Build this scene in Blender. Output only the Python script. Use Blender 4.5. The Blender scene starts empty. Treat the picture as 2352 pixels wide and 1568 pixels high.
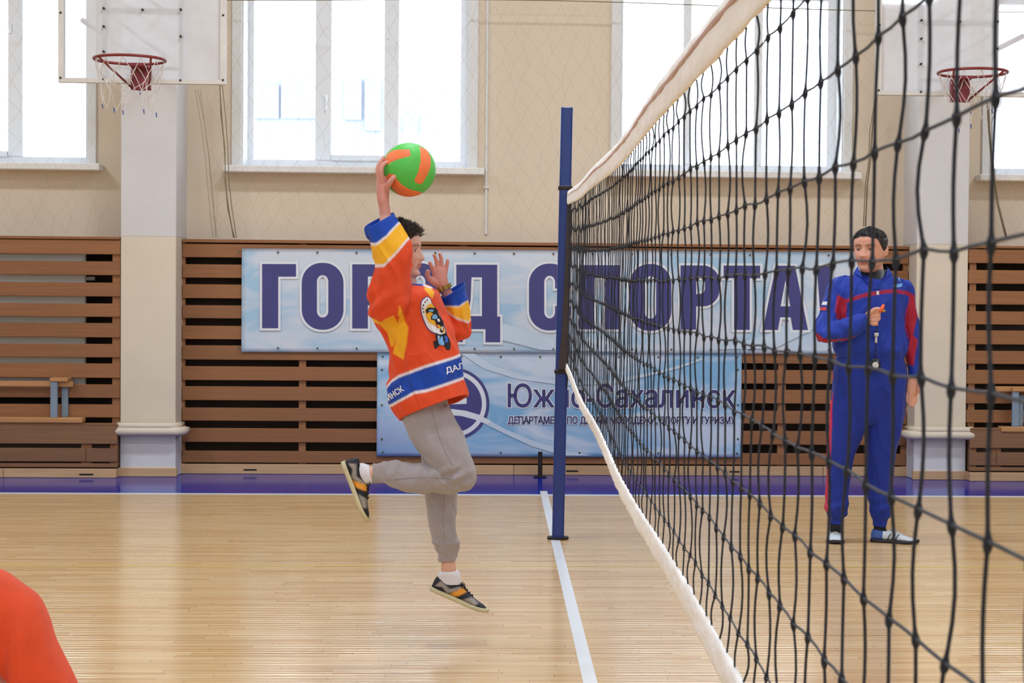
import bpy, bmesh, math, random
import numpy as np
from mathutils import Vector, Matrix, noise
from mathutils.bvhtree import BVHTree
from mathutils.geometry import interpolate_bezier, delaunay_2d_cdt
random.seed(7)
PI = math.pi
C = bpy.context.scene.collection
SC = bpy.context.scene

# ------------------------------------------------------------------ camera
FPX, CX, CY = 4000.0, 1322.0, 784.0
CAM = Vector((0, 0, 1.38))
psi, th, ro = math.atan(182 / 4000), math.atan(94.7 / 4000), 0.0085
FW = Vector((math.sin(psi) * math.cos(th), math.cos(psi) * math.cos(th), -math.sin(th)))
R0 = Vector((math.cos(psi), -math.sin(psi), 0))
U0 = R0.cross(FW)
RT = R0 * math.cos(ro) + U0 * math.sin(ro)
UP = U0 * math.cos(ro) - R0 * math.sin(ro)
cd = bpy.data.cameras.new('camera')
cam = bpy.data.objects.new('camera', cd)
C.objects.link(cam)
cam.matrix_world = Matrix(((RT.x, UP.x, -FW.x, CAM.x), (RT.y, UP.y, -FW.y, CAM.y), (RT.z, UP.z, -FW.z, CAM.z), (0, 0, 0, 1)))
cd.sensor_width = 36
cd.lens = FPX / 2352 * 36
cd.shift_x = (1176 - CX) / 2352
cd.shift_y = 0
cd.clip_start = 0.05
cd.clip_end = 300
cd.dof.use_dof = True
cd.dof.focus_distance = 7.2
cd.dof.aperture_fstop = 19
SC.camera = cam

# ------------------------------------------------------------------ world, lamps, exposure
W = bpy.data.worlds.new('sky')
SC.world = W
W.use_nodes = True
bg = W.node_tree.nodes['Background']
bg.inputs[0].default_value = (0.90, 0.96, 1.04, 1)
bg.inputs[1].default_value = 4.7
SC.view_settings.view_transform = 'Standard'
SC.view_settings.look = 'None'
SC.view_settings.exposure = -0.08
SC.view_settings.gamma = 1
SC.view_settings.use_curve_mapping = False
SC.cycles.max_bounces = 7
SC.cycles.transparent_max_bounces = 12
SC.cycles.use_denoising = True
LAMPS = [(x, y) for x in (-6.5, 0, 6.5) for y in (-5, 0.5, 5.5, 9.5)]  # unseen lamps added under the ceiling as the main fill light
LAMP_POWER = 138


def s2l(c):
    return tuple(((v / 255) / 12.92 if v / 255 <= 0.04045 else ((v / 255 + 0.055) / 1.055) ** 2.4) for v in c) + (1.0,)


def proj(p):
    d = p - CAM
    z = d.dot(FW)
    return CX + FPX * d.dot(RT) / z, CY - FPX * d.dot(UP) / z


def ray(px, py):
    return FW + RT * ((px - CX) / FPX) - UP * ((py - CY) / FPX)


def P(px, py, Y):
    """point on the wall-parallel plane at depth Y seen at photo position px, py"""
    d = ray(px, py)
    return CAM + d * (Y / d.y)


def F(px, py, z=0.0):
    d = ray(px, py)
    return CAM + d * ((z - CAM.z) / d.z)


# ------------------------------------------------------------------ materials
def nodes(m):
    m.use_nodes = True
    nt = m.node_tree
    return nt, nt.nodes['Principled BSDF']


def mat(name, col, rough=0.6, var=0.08, scale=8, bump=0.0, bscale=60, metal=0.0, stretch=(1, 1, 1), objvar=0.0, coat=0.0, sheen=0.0, spec=0.5):
    m = bpy.data.materials.new(name)
    nt, b = nodes(m)
    N, L = nt.nodes, nt.links
    b.inputs['Roughness'].default_value = rough
    b.inputs['Metallic'].default_value = metal
    b.inputs['Coat Weight'].default_value = coat
    b.inputs['Specular IOR Level'].default_value = spec
    if sheen:
        b.inputs['Sheen Weight'].default_value = sheen
    c = s2l(col)
    tc = N.new('ShaderNodeTexCoord')
    mp = N.new('ShaderNodeMapping')
    mp.inputs['Scale'].default_value = stretch
    L.new(tc.outputs['Object'], mp.inputs[0])
    nz = N.new('ShaderNodeTexNoise')
    nz.inputs['Scale'].default_value = scale
    nz.inputs['Detail'].default_value = 5
    L.new(mp.outputs[0], nz.inputs[0])
    hs = N.new('ShaderNodeHueSaturation')
    hs.inputs['Color'].default_value = c
    mr = N.new('ShaderNodeMapRange')
    mr.inputs[1].default_value = 0.25
    mr.inputs[2].default_value = 0.75
    mr.inputs[3].default_value = 1 - var
    mr.inputs[4].default_value = 1 + var
    L.new(nz.outputs[0], mr.inputs[0])
    if objvar:
        oi = N.new('ShaderNodeObjectInfo')
        m2 = N.new('ShaderNodeMapRange')
        m2.inputs[3].default_value = 1 - objvar
        m2.inputs[4].default_value = 1 + objvar
        L.new(oi.outputs['Random'], m2.inputs[0])
        mu = N.new('ShaderNodeMath')
        mu.operation = 'MULTIPLY'
        L.new(mr.outputs[0], mu.inputs[0])
        L.new(m2.outputs[0], mu.inputs[1])
        L.new(mu.outputs[0], hs.inputs['Value'])
        ad = N.new('ShaderNodeVectorMath')
        ad.operation = 'ADD'
        L.new(tc.outputs['Object'], ad.inputs[0])
        cb = N.new('ShaderNodeCombineXYZ')
        mm = N.new('ShaderNodeMath')
        mm.operation = 'MULTIPLY'
        mm.inputs[1].default_value = 40
        L.new(oi.outputs['Random'], mm.inputs[0])
        L.new(mm.outputs[0], cb.inputs[0])
        L.new(mm.outputs[0], cb.inputs[2])
        L.new(cb.outputs[0], ad.inputs[1])
        L.new(ad.outputs[0], mp.inputs[0])
    else:
        L.new(mr.outputs[0], hs.inputs['Value'])
    L.new(hs.outputs[0], b.inputs['Base Color'])
    if bump:
        n2 = N.new('ShaderNodeTexNoise')
        n2.inputs['Scale'].default_value = bscale
        n2.inputs['Detail'].default_value = 4
        L.new(mp.outputs[0], n2.inputs[0])
        bp = N.new('ShaderNodeBump')
        bp.inputs['Strength'].default_value = bump
        bp.inputs['Distance'].default_value = 0.01
        L.new(n2.outputs[0], bp.inputs['Height'])
        L.new(bp.outputs[0], b.inputs['Normal'])
    return m


def attr_mat(name, rough=0.8, bump=0.25, bscale=400, sheen=0.0, sss=0.0, var=0.05, vscale=30, spec=0.4):
    m = bpy.data.materials.new(name)
    nt, b = nodes(m)
    N, L = nt.nodes, nt.links
    at = N.new('ShaderNodeAttribute')
    at.attribute_name = 'Col'
    tc = N.new('ShaderNodeTexCoord')
    n1 = N.new('ShaderNodeTexNoise')
    n1.inputs['Scale'].default_value = vscale
    n1.inputs['Detail'].default_value = 6
    L.new(tc.outputs['Object'], n1.inputs[0])
    mr = N.new('ShaderNodeMapRange')
    mr.inputs[1].default_value = 0.3
    mr.inputs[2].default_value = 0.7
    mr.inputs[3].default_value = 1 - var
    mr.inputs[4].default_value = 1 + var
    L.new(n1.outputs[0], mr.inputs[0])
    hs = N.new('ShaderNodeHueSaturation')
    L.new(at.outputs['Color'], hs.inputs['Color'])
    L.new(mr.outputs[0], hs.inputs['Value'])
    L.new(hs.outputs[0], b.inputs['Base Color'])
    b.inputs['Roughness'].default_value = rough
    b.inputs['Specular IOR Level'].default_value = spec
    b.inputs['Sheen Weight'].default_value = sheen
    if sss:
        b.inputs['Subsurface Weight'].default_value = sss
        b.inputs['Subsurface Radius'].default_value = (0.012, 0.005, 0.003)
    n2 = N.new('ShaderNodeTexNoise')
    n2.inputs['Scale'].default_value = bscale
    L.new(tc.outputs['Object'], n2.inputs[0])
    bp = N.new('ShaderNodeBump')
    bp.inputs['Strength'].default_value = bump
    bp.inputs['Distance'].default_value = 0.002
    L.new(n2.outputs[0], bp.inputs['Height'])
    L.new(bp.outputs[0], b.inputs['Normal'])
    return m


M = {}
M['wall_cream'] = mat('wall_cream', (217, 201, 179), 0.85, 0.025, 3, 0.15, 40, stretch=(1, 1, 0.15))
M['wall_side'] = mat('wall_side', (214, 208, 198), 0.85, 0.03, 2)
M['white_paint'] = mat('white_paint', (218, 217, 214), 0.55, 0.03, 4, 0.05, 30)
M['pillar_white'] = mat('pillar_white', (212, 208, 206), 0.7, 0.03, 5, 0.1, 40)
M['pillar_cream'] = mat('pillar_cream', (215, 201, 180), 0.7, 0.03, 5, 0.1, 40)
M['pvc'] = mat('pvc_white', (224, 226, 228), 0.35, 0.02, 3)
M['sill'] = mat('sill_paint', (228, 224, 218), 0.5, 0.04, 6)
M['slat'] = mat('stained_wood_slat', (143, 93, 53), 0.5, 0.16, 3, 0.25, 30, stretch=(0.6, 3, 22), objvar=0.10)
M['slat_low'] = mat('worn_wood_slat', (132, 92, 60), 0.55, 0.2, 3, 0.25, 30, stretch=(0.6, 3, 18), objvar=0.10)
M['batten'] = mat('batten_wood', (150, 100, 62), 0.6, 0.12, 4, stretch=(18, 3, 1))
M['gap_shade'] = mat('gap_shade_backing', (62, 48, 38), 0.9, 0.15, 4)  # shade in the gaps between slats, put into the board colour
M['plinth'] = mat('pale_plinth_wood', (196, 158, 116), 0.5, 0.12, 3, 0.1, 30, stretch=(0.8, 3, 20), objvar=0.05)
M['slot'] = mat('slot_black', (20, 15, 12), 0.9, 0)
M['grey_metal'] = mat('grey_enamel', (196, 192, 186), 0.5, 0.05, 6)
M['bench_wood'] = mat('bench_wood', (186, 134, 84), 0.45, 0.14, 4, stretch=(1, 4, 20))
M['bench_leg'] = mat('bench_blue_grey_paint', (128, 144, 158), 0.5, 0.05, 6)
M['post'] = mat('navy_post_paint', (8, 42, 112), 0.35, 0.08, 6, 0.05, 40)
M['rubber'] = mat('dark_brown_rubber', (52, 40, 38), 0.7, 0.25, 12)
M['metal_dark'] = mat('dark_steel', (44, 38, 36), 0.5, 0.1, 20, metal=0.6)
M['chrome'] = mat('chrome', (210, 210, 210), 0.25, 0.02, 20, metal=0.9)
M['cord'] = mat('black_net_cord', (31, 35, 46), 0.75, 0.15, 60, 0.6, 500)
M['cord_lit'] = mat('top_lit_net_cord', (56, 62, 74), 0.65, 0.15, 60, 0.6, 500)  # same cord made lighter: light on its top side put into the colour
M['tape'] = mat('white_net_tape', (250, 247, 244), 0.7, 0.05, 6, 0.5, 14, stretch=(1, 1, 3))
M['tape_seam'] = mat('brown_tape_seam', (196, 160, 146), 0.8, 0.15, 30)
M['rim'] = mat('rim_red_paint', (122, 38, 32), 0.45, 0.1, 20)
M['bracket'] = mat('bracket_maroon', (120, 34, 44), 0.5, 0.1, 10)
M['board_frame'] = mat('weathered_board_frame', (206, 200, 192), 0.6, 0.08, 8)
M['bar'] = mat('board_bar_wood', (188, 178, 165), 0.6, 0.08, 8)
M['hoop_net'] = mat('hoop_net_cord', (214, 204, 196), 0.8, 0.05, 20)
M['blue_tip'] = mat('blue_cord_tip', (60, 80, 150), 0.7, 0.05, 20)
M['rope'] = mat('khaki_rope', (132, 118, 92), 0.9, 0.15, 30)
M['safety'] = mat('safety_net_cord', (168, 154, 132), 0.9, 0.05, 10)
M['letter'] = mat('navy_print', (62, 60, 122), 0.5, 0.06, 6)
M['letter_edge'] = mat('white_print', (222, 224, 228), 0.5, 0.02, 6)
M['grommet'] = mat('brass_grommet', (84, 86, 70), 0.5, 0.1, 20, metal=0.4)
M['swoosh'] = mat('pale_print', (196, 212, 226), 0.5, 0.05, 6)
M['line_white'] = mat('court_line_white', (226, 228, 230), 0.22, 0.02, 5)
M['line_yellow'] = mat('court_line_yellow', (208, 180, 104), 0.22, 0.12, 3)
M['blue_floor'] = mat('blue_floor_paint', (18, 40, 148), 0.12, 0.08, 2, stretch=(0.5, 8, 1), spec=0.08)
M['jersey'] = attr_mat('knit_jersey', 0.85, 0.35, 500, 0.04, var=0.05)
M['jacket'] = attr_mat('tracksuit_fabric', 0.7, 0.3, 300, 0.06, var=0.08)
M['fleece'] = mat('grey_melange_fleece', (160, 152, 154), 0.95, 0.1, 180, 0.4, 300, sheen=0.2)
M['tracksuit'] = attr_mat('tracksuit_trousers', 0.75, 0.3, 300, 0.05, var=0.08)
M['skin'] = attr_mat('skin', 0.5, 0.1, 300, sss=0.12, var=0.03)
M['hair'] = mat('dark_brown_hair', (66, 54, 48), 0.55, 0.3, 60, 0.5, 200)
M['hair2'] = mat('black_hair', (34, 30, 30), 0.5, 0.3, 60, 0.5, 200)
M['eye'] = attr_mat('eyeball', 0.15, 0.0, 10, var=0.0)
M['sock_white'] = mat('white_sock', (226, 224, 232), 0.9, 0.03, 40, 0.4, 300)
M['sock_black'] = mat('black_sock', (26, 26, 30), 0.9, 0.05, 40, 0.3, 300)
M['shoe'] = attr_mat('shoe_upper', 0.65, 0.3, 300, var=0.06)
M['sole'] = mat('cream_rubber_sole', (196, 186, 150), 0.6, 0.08, 20)
M['sole_dark'] = mat('black_rubber_sole', (30, 30, 34), 0.6, 0.08, 20)
M['lace_black'] = mat('black_lace', (24, 24, 28), 0.8, 0.05, 20)
M['lace_white'] = mat('white_lace', (200, 198, 192), 0.8, 0.05, 20)
M['ball'] = attr_mat('ball_rubber', 0.55, 0.35, 220, var=0.06)
M['gold'] = mat('gold_watch', (158, 128, 66), 0.35, 0.25, 90, metal=0.7)
M['orange'] = mat('orange_plastic', (240, 96, 38), 0.4, 0.03, 20)
M['black_plastic'] = mat('black_plastic', (26, 26, 28), 0.4, 0.05, 20)
M['silver'] = mat('silver_plastic', (202, 202, 206), 0.35, 0.03, 20)
M['flag_white'] = mat('flag_white', (225, 225, 230), 0.8, 0.02, 20)
M['flag_blue'] = mat('flag_blue', (50, 60, 150), 0.8, 0.02, 20)
M['flag_red'] = mat('flag_red', (200, 60, 50), 0.8, 0.02, 20)
M['light_blue'] = mat('light_blue_print', (110, 160, 215), 0.8, 0.02, 20)
M['facade'] = mat('pale_building', (168, 174, 184), 0.9, 0.05, 1)
M['facade_dark'] = mat('building_window', (160, 170, 184), 0.9, 0.05, 1)
M['snow'] = mat('snow_ground', (225, 228, 232), 0.9, 0.03, 1)
M['lamp_case'] = mat('lamp_housing', (210, 210, 208), 0.5, 0.02, 5)
for k, c in dict(e_white=(232, 230, 235), e_yellow=(240, 180, 50), e_black=(26, 28, 38), e_blue=(120, 175, 230), e_purple=(92, 66, 130), e_red=(190, 50, 40), e_mid=(60, 100, 190)).items():
    M[k] = mat('emblem_' + k[2:], c, 0.8, 0.02, 20)


def glassmat(name, tint, haze, dcol):
    m = bpy.data.materials.new(name)
    m.use_nodes = True
    nt = m.node_tree
    N, L = nt.nodes, nt.links
    N.remove(N['Principled BSDF'])
    out = N['Material Output']
    tr = N.new('ShaderNodeBsdfTransparent')
    tr.inputs[0].default_value = tint
    gl = N.new('ShaderNodeBsdfGlossy')
    gl.inputs['Roughness'].default_value = 0.03
    df = N.new('ShaderNodeBsdfDiffuse')
    df.inputs[0].default_value = s2l(dcol)
    nz = N.new('ShaderNodeTexNoise')
    nz.inputs['Scale'].default_value = 2.5
    tc = N.new('ShaderNodeTexCoord')
    L.new(tc.outputs['Object'], nz.inputs[0])
    mr = N.new('ShaderNodeMapRange')
    mr.inputs[1].default_value = 0.3
    mr.inputs[2].default_value = 0.7
    mr.inputs[3].default_value = haze * 0.8
    mr.inputs[4].default_value = haze * 1.2
    L.new(nz.outputs[0], mr.inputs[0])
    m1 = N.new('ShaderNodeMixShader')
    L.new(mr.outputs[0], m1.inputs[0])
    L.new(tr.outputs[0], m1.inputs[1])
    L.new(df.outputs[0], m1.inputs[2])
    m2 = N.new('ShaderNodeMixShader')
    m2.inputs[0].default_value = 0.04
    L.new(m1.outputs[0], m2.inputs[1])
    L.new(gl.outputs[0], m2.inputs[2])
    L.new(m2.outputs[0], out.inputs[0])
    return m


M['glass'] = glassmat('window_glass', (0.96, 0.98, 1, 1), 0.02, (220, 225, 230))
M['acrylic'] = glassmat('scratched_acrylic', (0.95, 0.95, 0.97, 1), 0.42, (236, 236, 238))


def floor_mat():
    m = bpy.data.materials.new('lacquered_parquet')
    nt, b = nodes(m)
    N, L = nt.nodes, nt.links
    tc = N.new('ShaderNodeTexCoord')
    br = N.new('ShaderNodeTexBrick')
    br.offset = 0.37
    br.offset_frequency = 2
    br.inputs['Scale'].default_value = 1
    br.inputs['Brick Width'].default_value = 0.62
    br.inputs['Row Height'].default_value = 0.045
    br.inputs['Mortar Size'].default_value = 0.0009
    br.inputs['Mortar Smooth'].default_value = 0.2
    br.inputs['Color1'].default_value = s2l((224, 192, 144))
    br.inputs['Color2'].default_value = s2l((208, 168, 116))
    br.inputs['Mortar'].default_value = s2l((138, 106, 74))
    # every strip starts at its own random place, so that end joints never line up
    s0 = N.new('ShaderNodeSeparateXYZ')
    L.new(tc.outputs['Object'], s0.inputs[0])
    d0 = N.new('ShaderNodeMath')
    d0.operation = 'DIVIDE'
    d0.inputs[1].default_value = 0.045
    L.new(s0.outputs[1], d0.inputs[0])
    f0 = N.new('ShaderNodeMath')
    f0.operation = 'FLOOR'
    L.new(d0.outputs[0], f0.inputs[0])
    w0 = N.new('ShaderNodeTexWhiteNoise')
    w0.noise_dimensions = '1D'
    L.new(f0.outputs[0], w0.inputs['W'])
    a0 = N.new('ShaderNodeMath')
    a0.operation = 'MULTIPLY_ADD'
    a0.inputs[1].default_value = 3.1
    L.new(w0.outputs[0], a0.inputs[0])
    L.new(s0.outputs[0], a0.inputs[2])
    c0 = N.new('ShaderNodeCombineXYZ')
    L.new(a0.outputs[0], c0.inputs[0])
    L.new(s0.outputs[1], c0.inputs[1])
    L.new(c0.outputs[0], br.inputs[0])
    mp = N.new('ShaderNodeMapping')
    mp.inputs['Scale'].default_value = (1.4, 34, 1)
    L.new(tc.outputs['Object'], mp.inputs[0])
    nz = N.new('ShaderNodeTexNoise')
    nz.inputs['Scale'].default_value = 1.6
    nz.inputs['Detail'].default_value = 6
    L.new(mp.outputs[0], nz.inputs[0])
    mr = N.new('ShaderNodeMapRange')
    mr.inputs[1].default_value = 0.3
    mr.inputs[2].default_value = 0.7
    mr.inputs[3].default_value = 0.88
    mr.inputs[4].default_value = 1.1
    L.new(nz.outputs[0], mr.inputs[0])
    hs = N.new('ShaderNodeHueSaturation')
    L.new(br.outputs['Color'], hs.inputs['Color'])
    L.new(mr.outputs[0], hs.inputs['Value'])
    L.new(hs.outputs[0], b.inputs['Base Color'])
    b.inputs['Roughness'].default_value = 0.11
    b.inputs['IOR'].default_value = 1.52
    # strips are very slightly cupped across their width and wavy along Y
    sx = N.new('ShaderNodeSeparateXYZ')
    L.new(tc.outputs['Object'], sx.inputs[0])
    wv = N.new('ShaderNodeMath')
    wv.operation = 'MULTIPLY'
    wv.inputs[1].default_value = 2 * PI / 0.045
    L.new(sx.outputs[1], wv.inputs[0])
    sn = N.new('ShaderNodeMath')
    sn.operation = 'SINE'
    L.new(wv.outputs[0], sn.inputs[0])
    ad = N.new('ShaderNodeMath')
    ad.operation = 'MULTIPLY_ADD'
    ad.inputs[1].default_value = 0.8
    L.new(nz.outputs[0], ad.inputs[0])
    s3 = N.new('ShaderNodeMath')
    s3.operation = 'MULTIPLY'
    m5 = N.new('ShaderNodeMath')
    m5.operation = 'MULTIPLY'
    m5.inputs[1].default_value = 0.25
    L.new(w0.outputs[0], m5.inputs[0])
    L.new(m5.outputs[0], s3.inputs[1])
    L.new(sn.outputs[0], s3.inputs[0])
    L.new(s3.outputs[0], ad.inputs[2])
    bp = N.new('ShaderNodeBump')
    bp.inputs['Strength'].default_value = 0.55
    bp.inputs['Distance'].default_value = 0.0046
    L.new(ad.outputs[0], bp.inputs['Height'])
    L.new(bp.outputs[0], b.inputs['Normal'])
    return m


b_ = M['blue_floor'].node_tree.nodes['Principled BSDF']
b_.inputs['IOR'].default_value = 1.14
b_.inputs['Specular IOR Level'].default_value = .5
M['floor'] = floor_mat()


def banner_mat(name, top, bot, low, lowcol):
    m = bpy.data.materials.new(name)
    nt, b = nodes(m)
    N, L = nt.nodes, nt.links
    b.inputs['Roughness'].default_value = 0.42
    tc = N.new('ShaderNodeTexCoord')
    mp = N.new('ShaderNodeMapping')
    mp.inputs['Scale'].default_value = (0.9, 1, 2.6)
    mp.inputs['Rotation'].default_value = (0, 0.35, 0)
    L.new(tc.outputs['Object'], mp.inputs[0])
    nz = N.new('ShaderNodeTexNoise')
    nz.inputs['Scale'].default_value = 1.5
    nz.inputs['Detail'].default_value = 3
    nz.inputs['Distortion'].default_value = 1.2
    L.new(mp.outputs[0], nz.inputs[0])
    cr = N.new('ShaderNodeValToRGB')
    cr.color_ramp.elements[0].position = 0.36
    cr.color_ramp.elements[0].color = s2l(bot)
    cr.color_ramp.elements[1].position = 0.58
    cr.color_ramp.elements[1].color = s2l(top)
    L.new(nz.outputs[0], cr.inputs[0])
    wv = N.new('ShaderNodeTexWave')
    wv.inputs['Scale'].default_value = 14
    wv.inputs['Distortion'].default_value = 3
    wv.inputs['Detail'].default_value = 2
    wv.bands_direction = 'Z'
    L.new(mp.outputs[0], wv.inputs[0])
    mx = N.new('ShaderNodeMix')
    mx.data_type = 'RGBA'
    mx.blend_type = 'OVERLAY'
    mx.inputs[0].default_value = 0.07
    L.new(cr.outputs[0], mx.inputs[6])
    L.new(wv.outputs[0], mx.inputs[7])
    # printed darker corner: object space gradient along (x, z)
    sx = N.new('ShaderNodeSeparateXYZ')
    L.new(tc.outputs['Object'], sx.inputs[0])
    m1 = N.new('ShaderNodeMath')
    m1.operation = 'MULTIPLY_ADD'
    m1.inputs[1].default_value = low[0]
    m1.inputs[2].default_value = low[2]
    L.new(sx.outputs[0], m1.inputs[0])
    m2 = N.new('ShaderNodeMath')
    m2.operation = 'MULTIPLY_ADD'
    m2.inputs[1].default_value = low[1]
    L.new(sx.outputs[2], m2.inputs[0])
    L.new(m1.outputs[0], m2.inputs[2])
    m3 = N.new('ShaderNodeMath')
    m3.operation = 'MULTIPLY_ADD'
    m3.inputs[1].default_value = 1.3
    L.new(nz.outputs[0], m3.inputs[0])
    L.new(m2.outputs[0], m3.inputs[2])
    m3.use_clamp = True
    m4 = N.new('ShaderNodeMix')
    m4.data_type = 'RGBA'
    L.new(m3.outputs[0], m4.inputs[0])
    L.new(mx.outputs[2], m4.inputs[6])
    m4.inputs[7].default_value = s2l(lowcol)
    L.new(m4.outputs[2], b.inputs['Base Color'])
    return m


M['banner1'] = banner_mat('banner_print_upper', (206, 212, 222), (160, 194, 218), (0.25, -0.9, -1.35), (90, 120, 178))
M['banner2'] = banner_mat('banner_print_lower', (200, 212, 226), (126, 176, 212), (-0.5, -1.4, -0.72), (70, 104, 170))


# ------------------------------------------------------------------ mesh helpers
def tag(o, label=None, cat=None, group=None, kind=None):
    if label:
        o['label'] = label
    if cat:
        o['category'] = cat
    if group:
        o['group'] = group
    if kind:
        o['kind'] = kind
    return o


def empty(name, loc, label=None, cat=None, group=None, kind=None):
    o = bpy.data.objects.new(name, None)
    o.empty_display_size = 0.1
    o.location = loc
    C.objects.link(o)
    return tag(o, label, cat, group, kind)


bpy_parent = {}


def link(name, me, mt, parent=None, smooth=False, loc=None):
    o = bpy.data.objects.new(name, me)
    C.objects.link(o)
    if mt and not me.materials:
        me.materials.append(M[mt] if isinstance(mt, str) else mt)
    if smooth:
        me.polygons.foreach_set('use_smooth', np.ones(len(me.polygons), bool))
    if loc is not None:
        o.location = loc
    if parent:
        o.parent = parent
        # keep geometry in world coordinates (parents are never rotated)
        t = Vector((0, 0, 0))
        p = parent
        while p:
            t += p.location
            p = p.parent
        o.location = o.location - t
    return o


class MB:
    """collects boxes, tubes, prisms into one mesh"""
    def __init__(s):
        s.v, s.f = [], []

    def add(s, v, f):
        n = len(s.v)
        s.v += [tuple(x) for x in v]
        s.f += [tuple(i + n for i in q) for q in f]
        return s

    def box(s, x0, x1, y0, y1, z0, z1, bev=0.0):
        if bev > 0:
            b = bev
            pts = []
            idx = {}
            v, f = [], []
            bmv = bmesh.new()
            bmesh.ops.create_cube(bmv, size=1)
            for q in bmv.verts:
                q.co = Vector(((x0 + x1) / 2 + q.co.x * (x1 - x0), (y0 + y1) / 2 + q.co.y * (y1 - y0), (z0 + z1) / 2 + q.co.z * (z1 - z0)))
            bmesh.ops.bevel(bmv, geom=list(bmv.edges), offset=b, segments=1, affect='EDGES')
            bmv.verts.index_update()
            v = [q.co.copy() for q in bmv.verts]
            f = [[q.index for q in fa.verts] for fa in bmv.faces]
            bmv.free()
            return s.add(v, f)
        v = [(x, y, z) for x in (x0, x1) for y in (y0, y1) for z in (z0, z1)]
        f = [(0, 1, 3, 2), (4, 6, 7, 5), (0, 4, 5, 1), (2, 3, 7, 6), (0, 2, 6, 4), (1, 5, 7, 3)]
        return s.add(v, f)

    def tube(s, pts, r, n=8, caps=True, flat=1.0):
        pts = [Vector(p) for p in pts]
        m = len(pts)
        rr = r if hasattr(r, '__len__') else [r] * m
        ref = None
        v, f = [], []
        for i, p in enumerate(pts):
            t = (pts[min(i + 1, m - 1)] - pts[max(i - 1, 0)])
            if t.length < 1e-9:
                t = Vector((0, 0, 1))
            t.normalize()
            if ref is None:
                ref = Vector((0, 1, 0)) if abs(t.y) < 0.9 else Vector((1, 0, 0))
            a = (ref - t * ref.dot(t)).normalized()
            ref = a
            b = t.cross(a)
            for k in range(n):
                w = 2 * PI * k / n
                v.append(p + a * (rr[i] * math.cos(w)) + b * (rr[i] * flat * math.sin(w)))
        for i in range(m - 1):
            for k in range(n):
                k2 = (k + 1) % n
                f.append((i * n + k, i * n + k2, (i + 1) * n + k2, (i + 1) * n + k))
        if caps:
            f.append(tuple(range(n - 1, -1, -1)))
            f.append(tuple((m - 1) * n + k for k in range(n)))
        return s.add(v, f)

    def torus(s, c, R, r, n=48, k=8, ax='z', wob=0):
        c = Vector(c)
        pts = [c + Vector((R * math.cos(2 * PI * i / n), R * math.sin(2 * PI * i / n), 0)) for i in range(n)]
        v, f = [], []
        for i in range(n):
            w = 2 * PI * i / n
            d = Vector((math.cos(w), math.sin(w), 0))
            for j in range(k):
                q = 2 * PI * j / k
                v.append(c + d * (R + r * math.cos(q)) + Vector((0, 0, r * math.sin(q))))
        for i in range(n):
            for j in range(k):
                i2, j2 = (i + 1) % n, (j + 1) % k
                f.append((i * k + j, i2 * k + j, i2 * k + j2, i * k + j2))
        return s.add(v, f)

    def prism(s, poly, y0, y1):
        """poly: list of world points (x, z) extruded from y0 to y1"""
        n = len(poly)
        v = [(x, y0, z) for x, z in poly] + [(x, y1, z) for x, z in poly]
        f = [tuple(range(n)), tuple(range(2 * n - 1, n - 1, -1))]
        for i in range(n):
            j = (i + 1) % n
            f.append((i, j, j + n, i + n))
        return s.add(v, f)

    def mesh(s, name):
        me = bpy.data.meshes.new(name)
        me.from_pydata(s.v, [], s.f)
        me.update()
        return me

    def build(s, name, mt, parent=None, smooth=False, origin=None):
        me = s.mesh(name)
        if origin is None:
            return link(name, me, mt, parent, smooth)
        me.transform(Matrix.Translation(-Vector(origin)))
        return link(name, me, mt, parent, smooth, loc=Vector(origin))


def copy_mesh_obj(o, parent, loc):
    c = o.copy()
    C.objects.link(c)
    c.parent = parent
    c.location = Vector(loc) - (parent.location if parent else Vector((0, 0, 0)))
    return c


def poly_mesh(contours, mapf, name):
    """filled flat shape with holes from 2D contours, mapped to 3D by mapf(x, y)"""
    cu = bpy.data.curves.new(name, 'CURVE')
    cu.dimensions = '2D'
    cu.fill_mode = 'BOTH'
    for ct in contours:
        sp = cu.splines.new('POLY')
        sp.points.add(len(ct) - 1)
        for p, (x, y) in zip(sp.points, ct):
            p.co = (x, -y, 0, 1)
        sp.use_cyclic_u = True
    o = bpy.data.objects.new(name, cu)
    C.objects.link(o)
    dg = bpy.context.evaluated_depsgraph_get()
    me = bpy.data.meshes.new_from_object(o.evaluated_get(dg))
    bpy.data.objects.remove(o)
    bpy.data.curves.remove(cu)
    vs = [tuple(mapf(v.co.x, -v.co.y)) for v in me.vertices]
    fs = [tuple(p.vertices) for p in me.polygons]
    bpy.data.meshes.remove(me)
    return vs, fs


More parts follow.
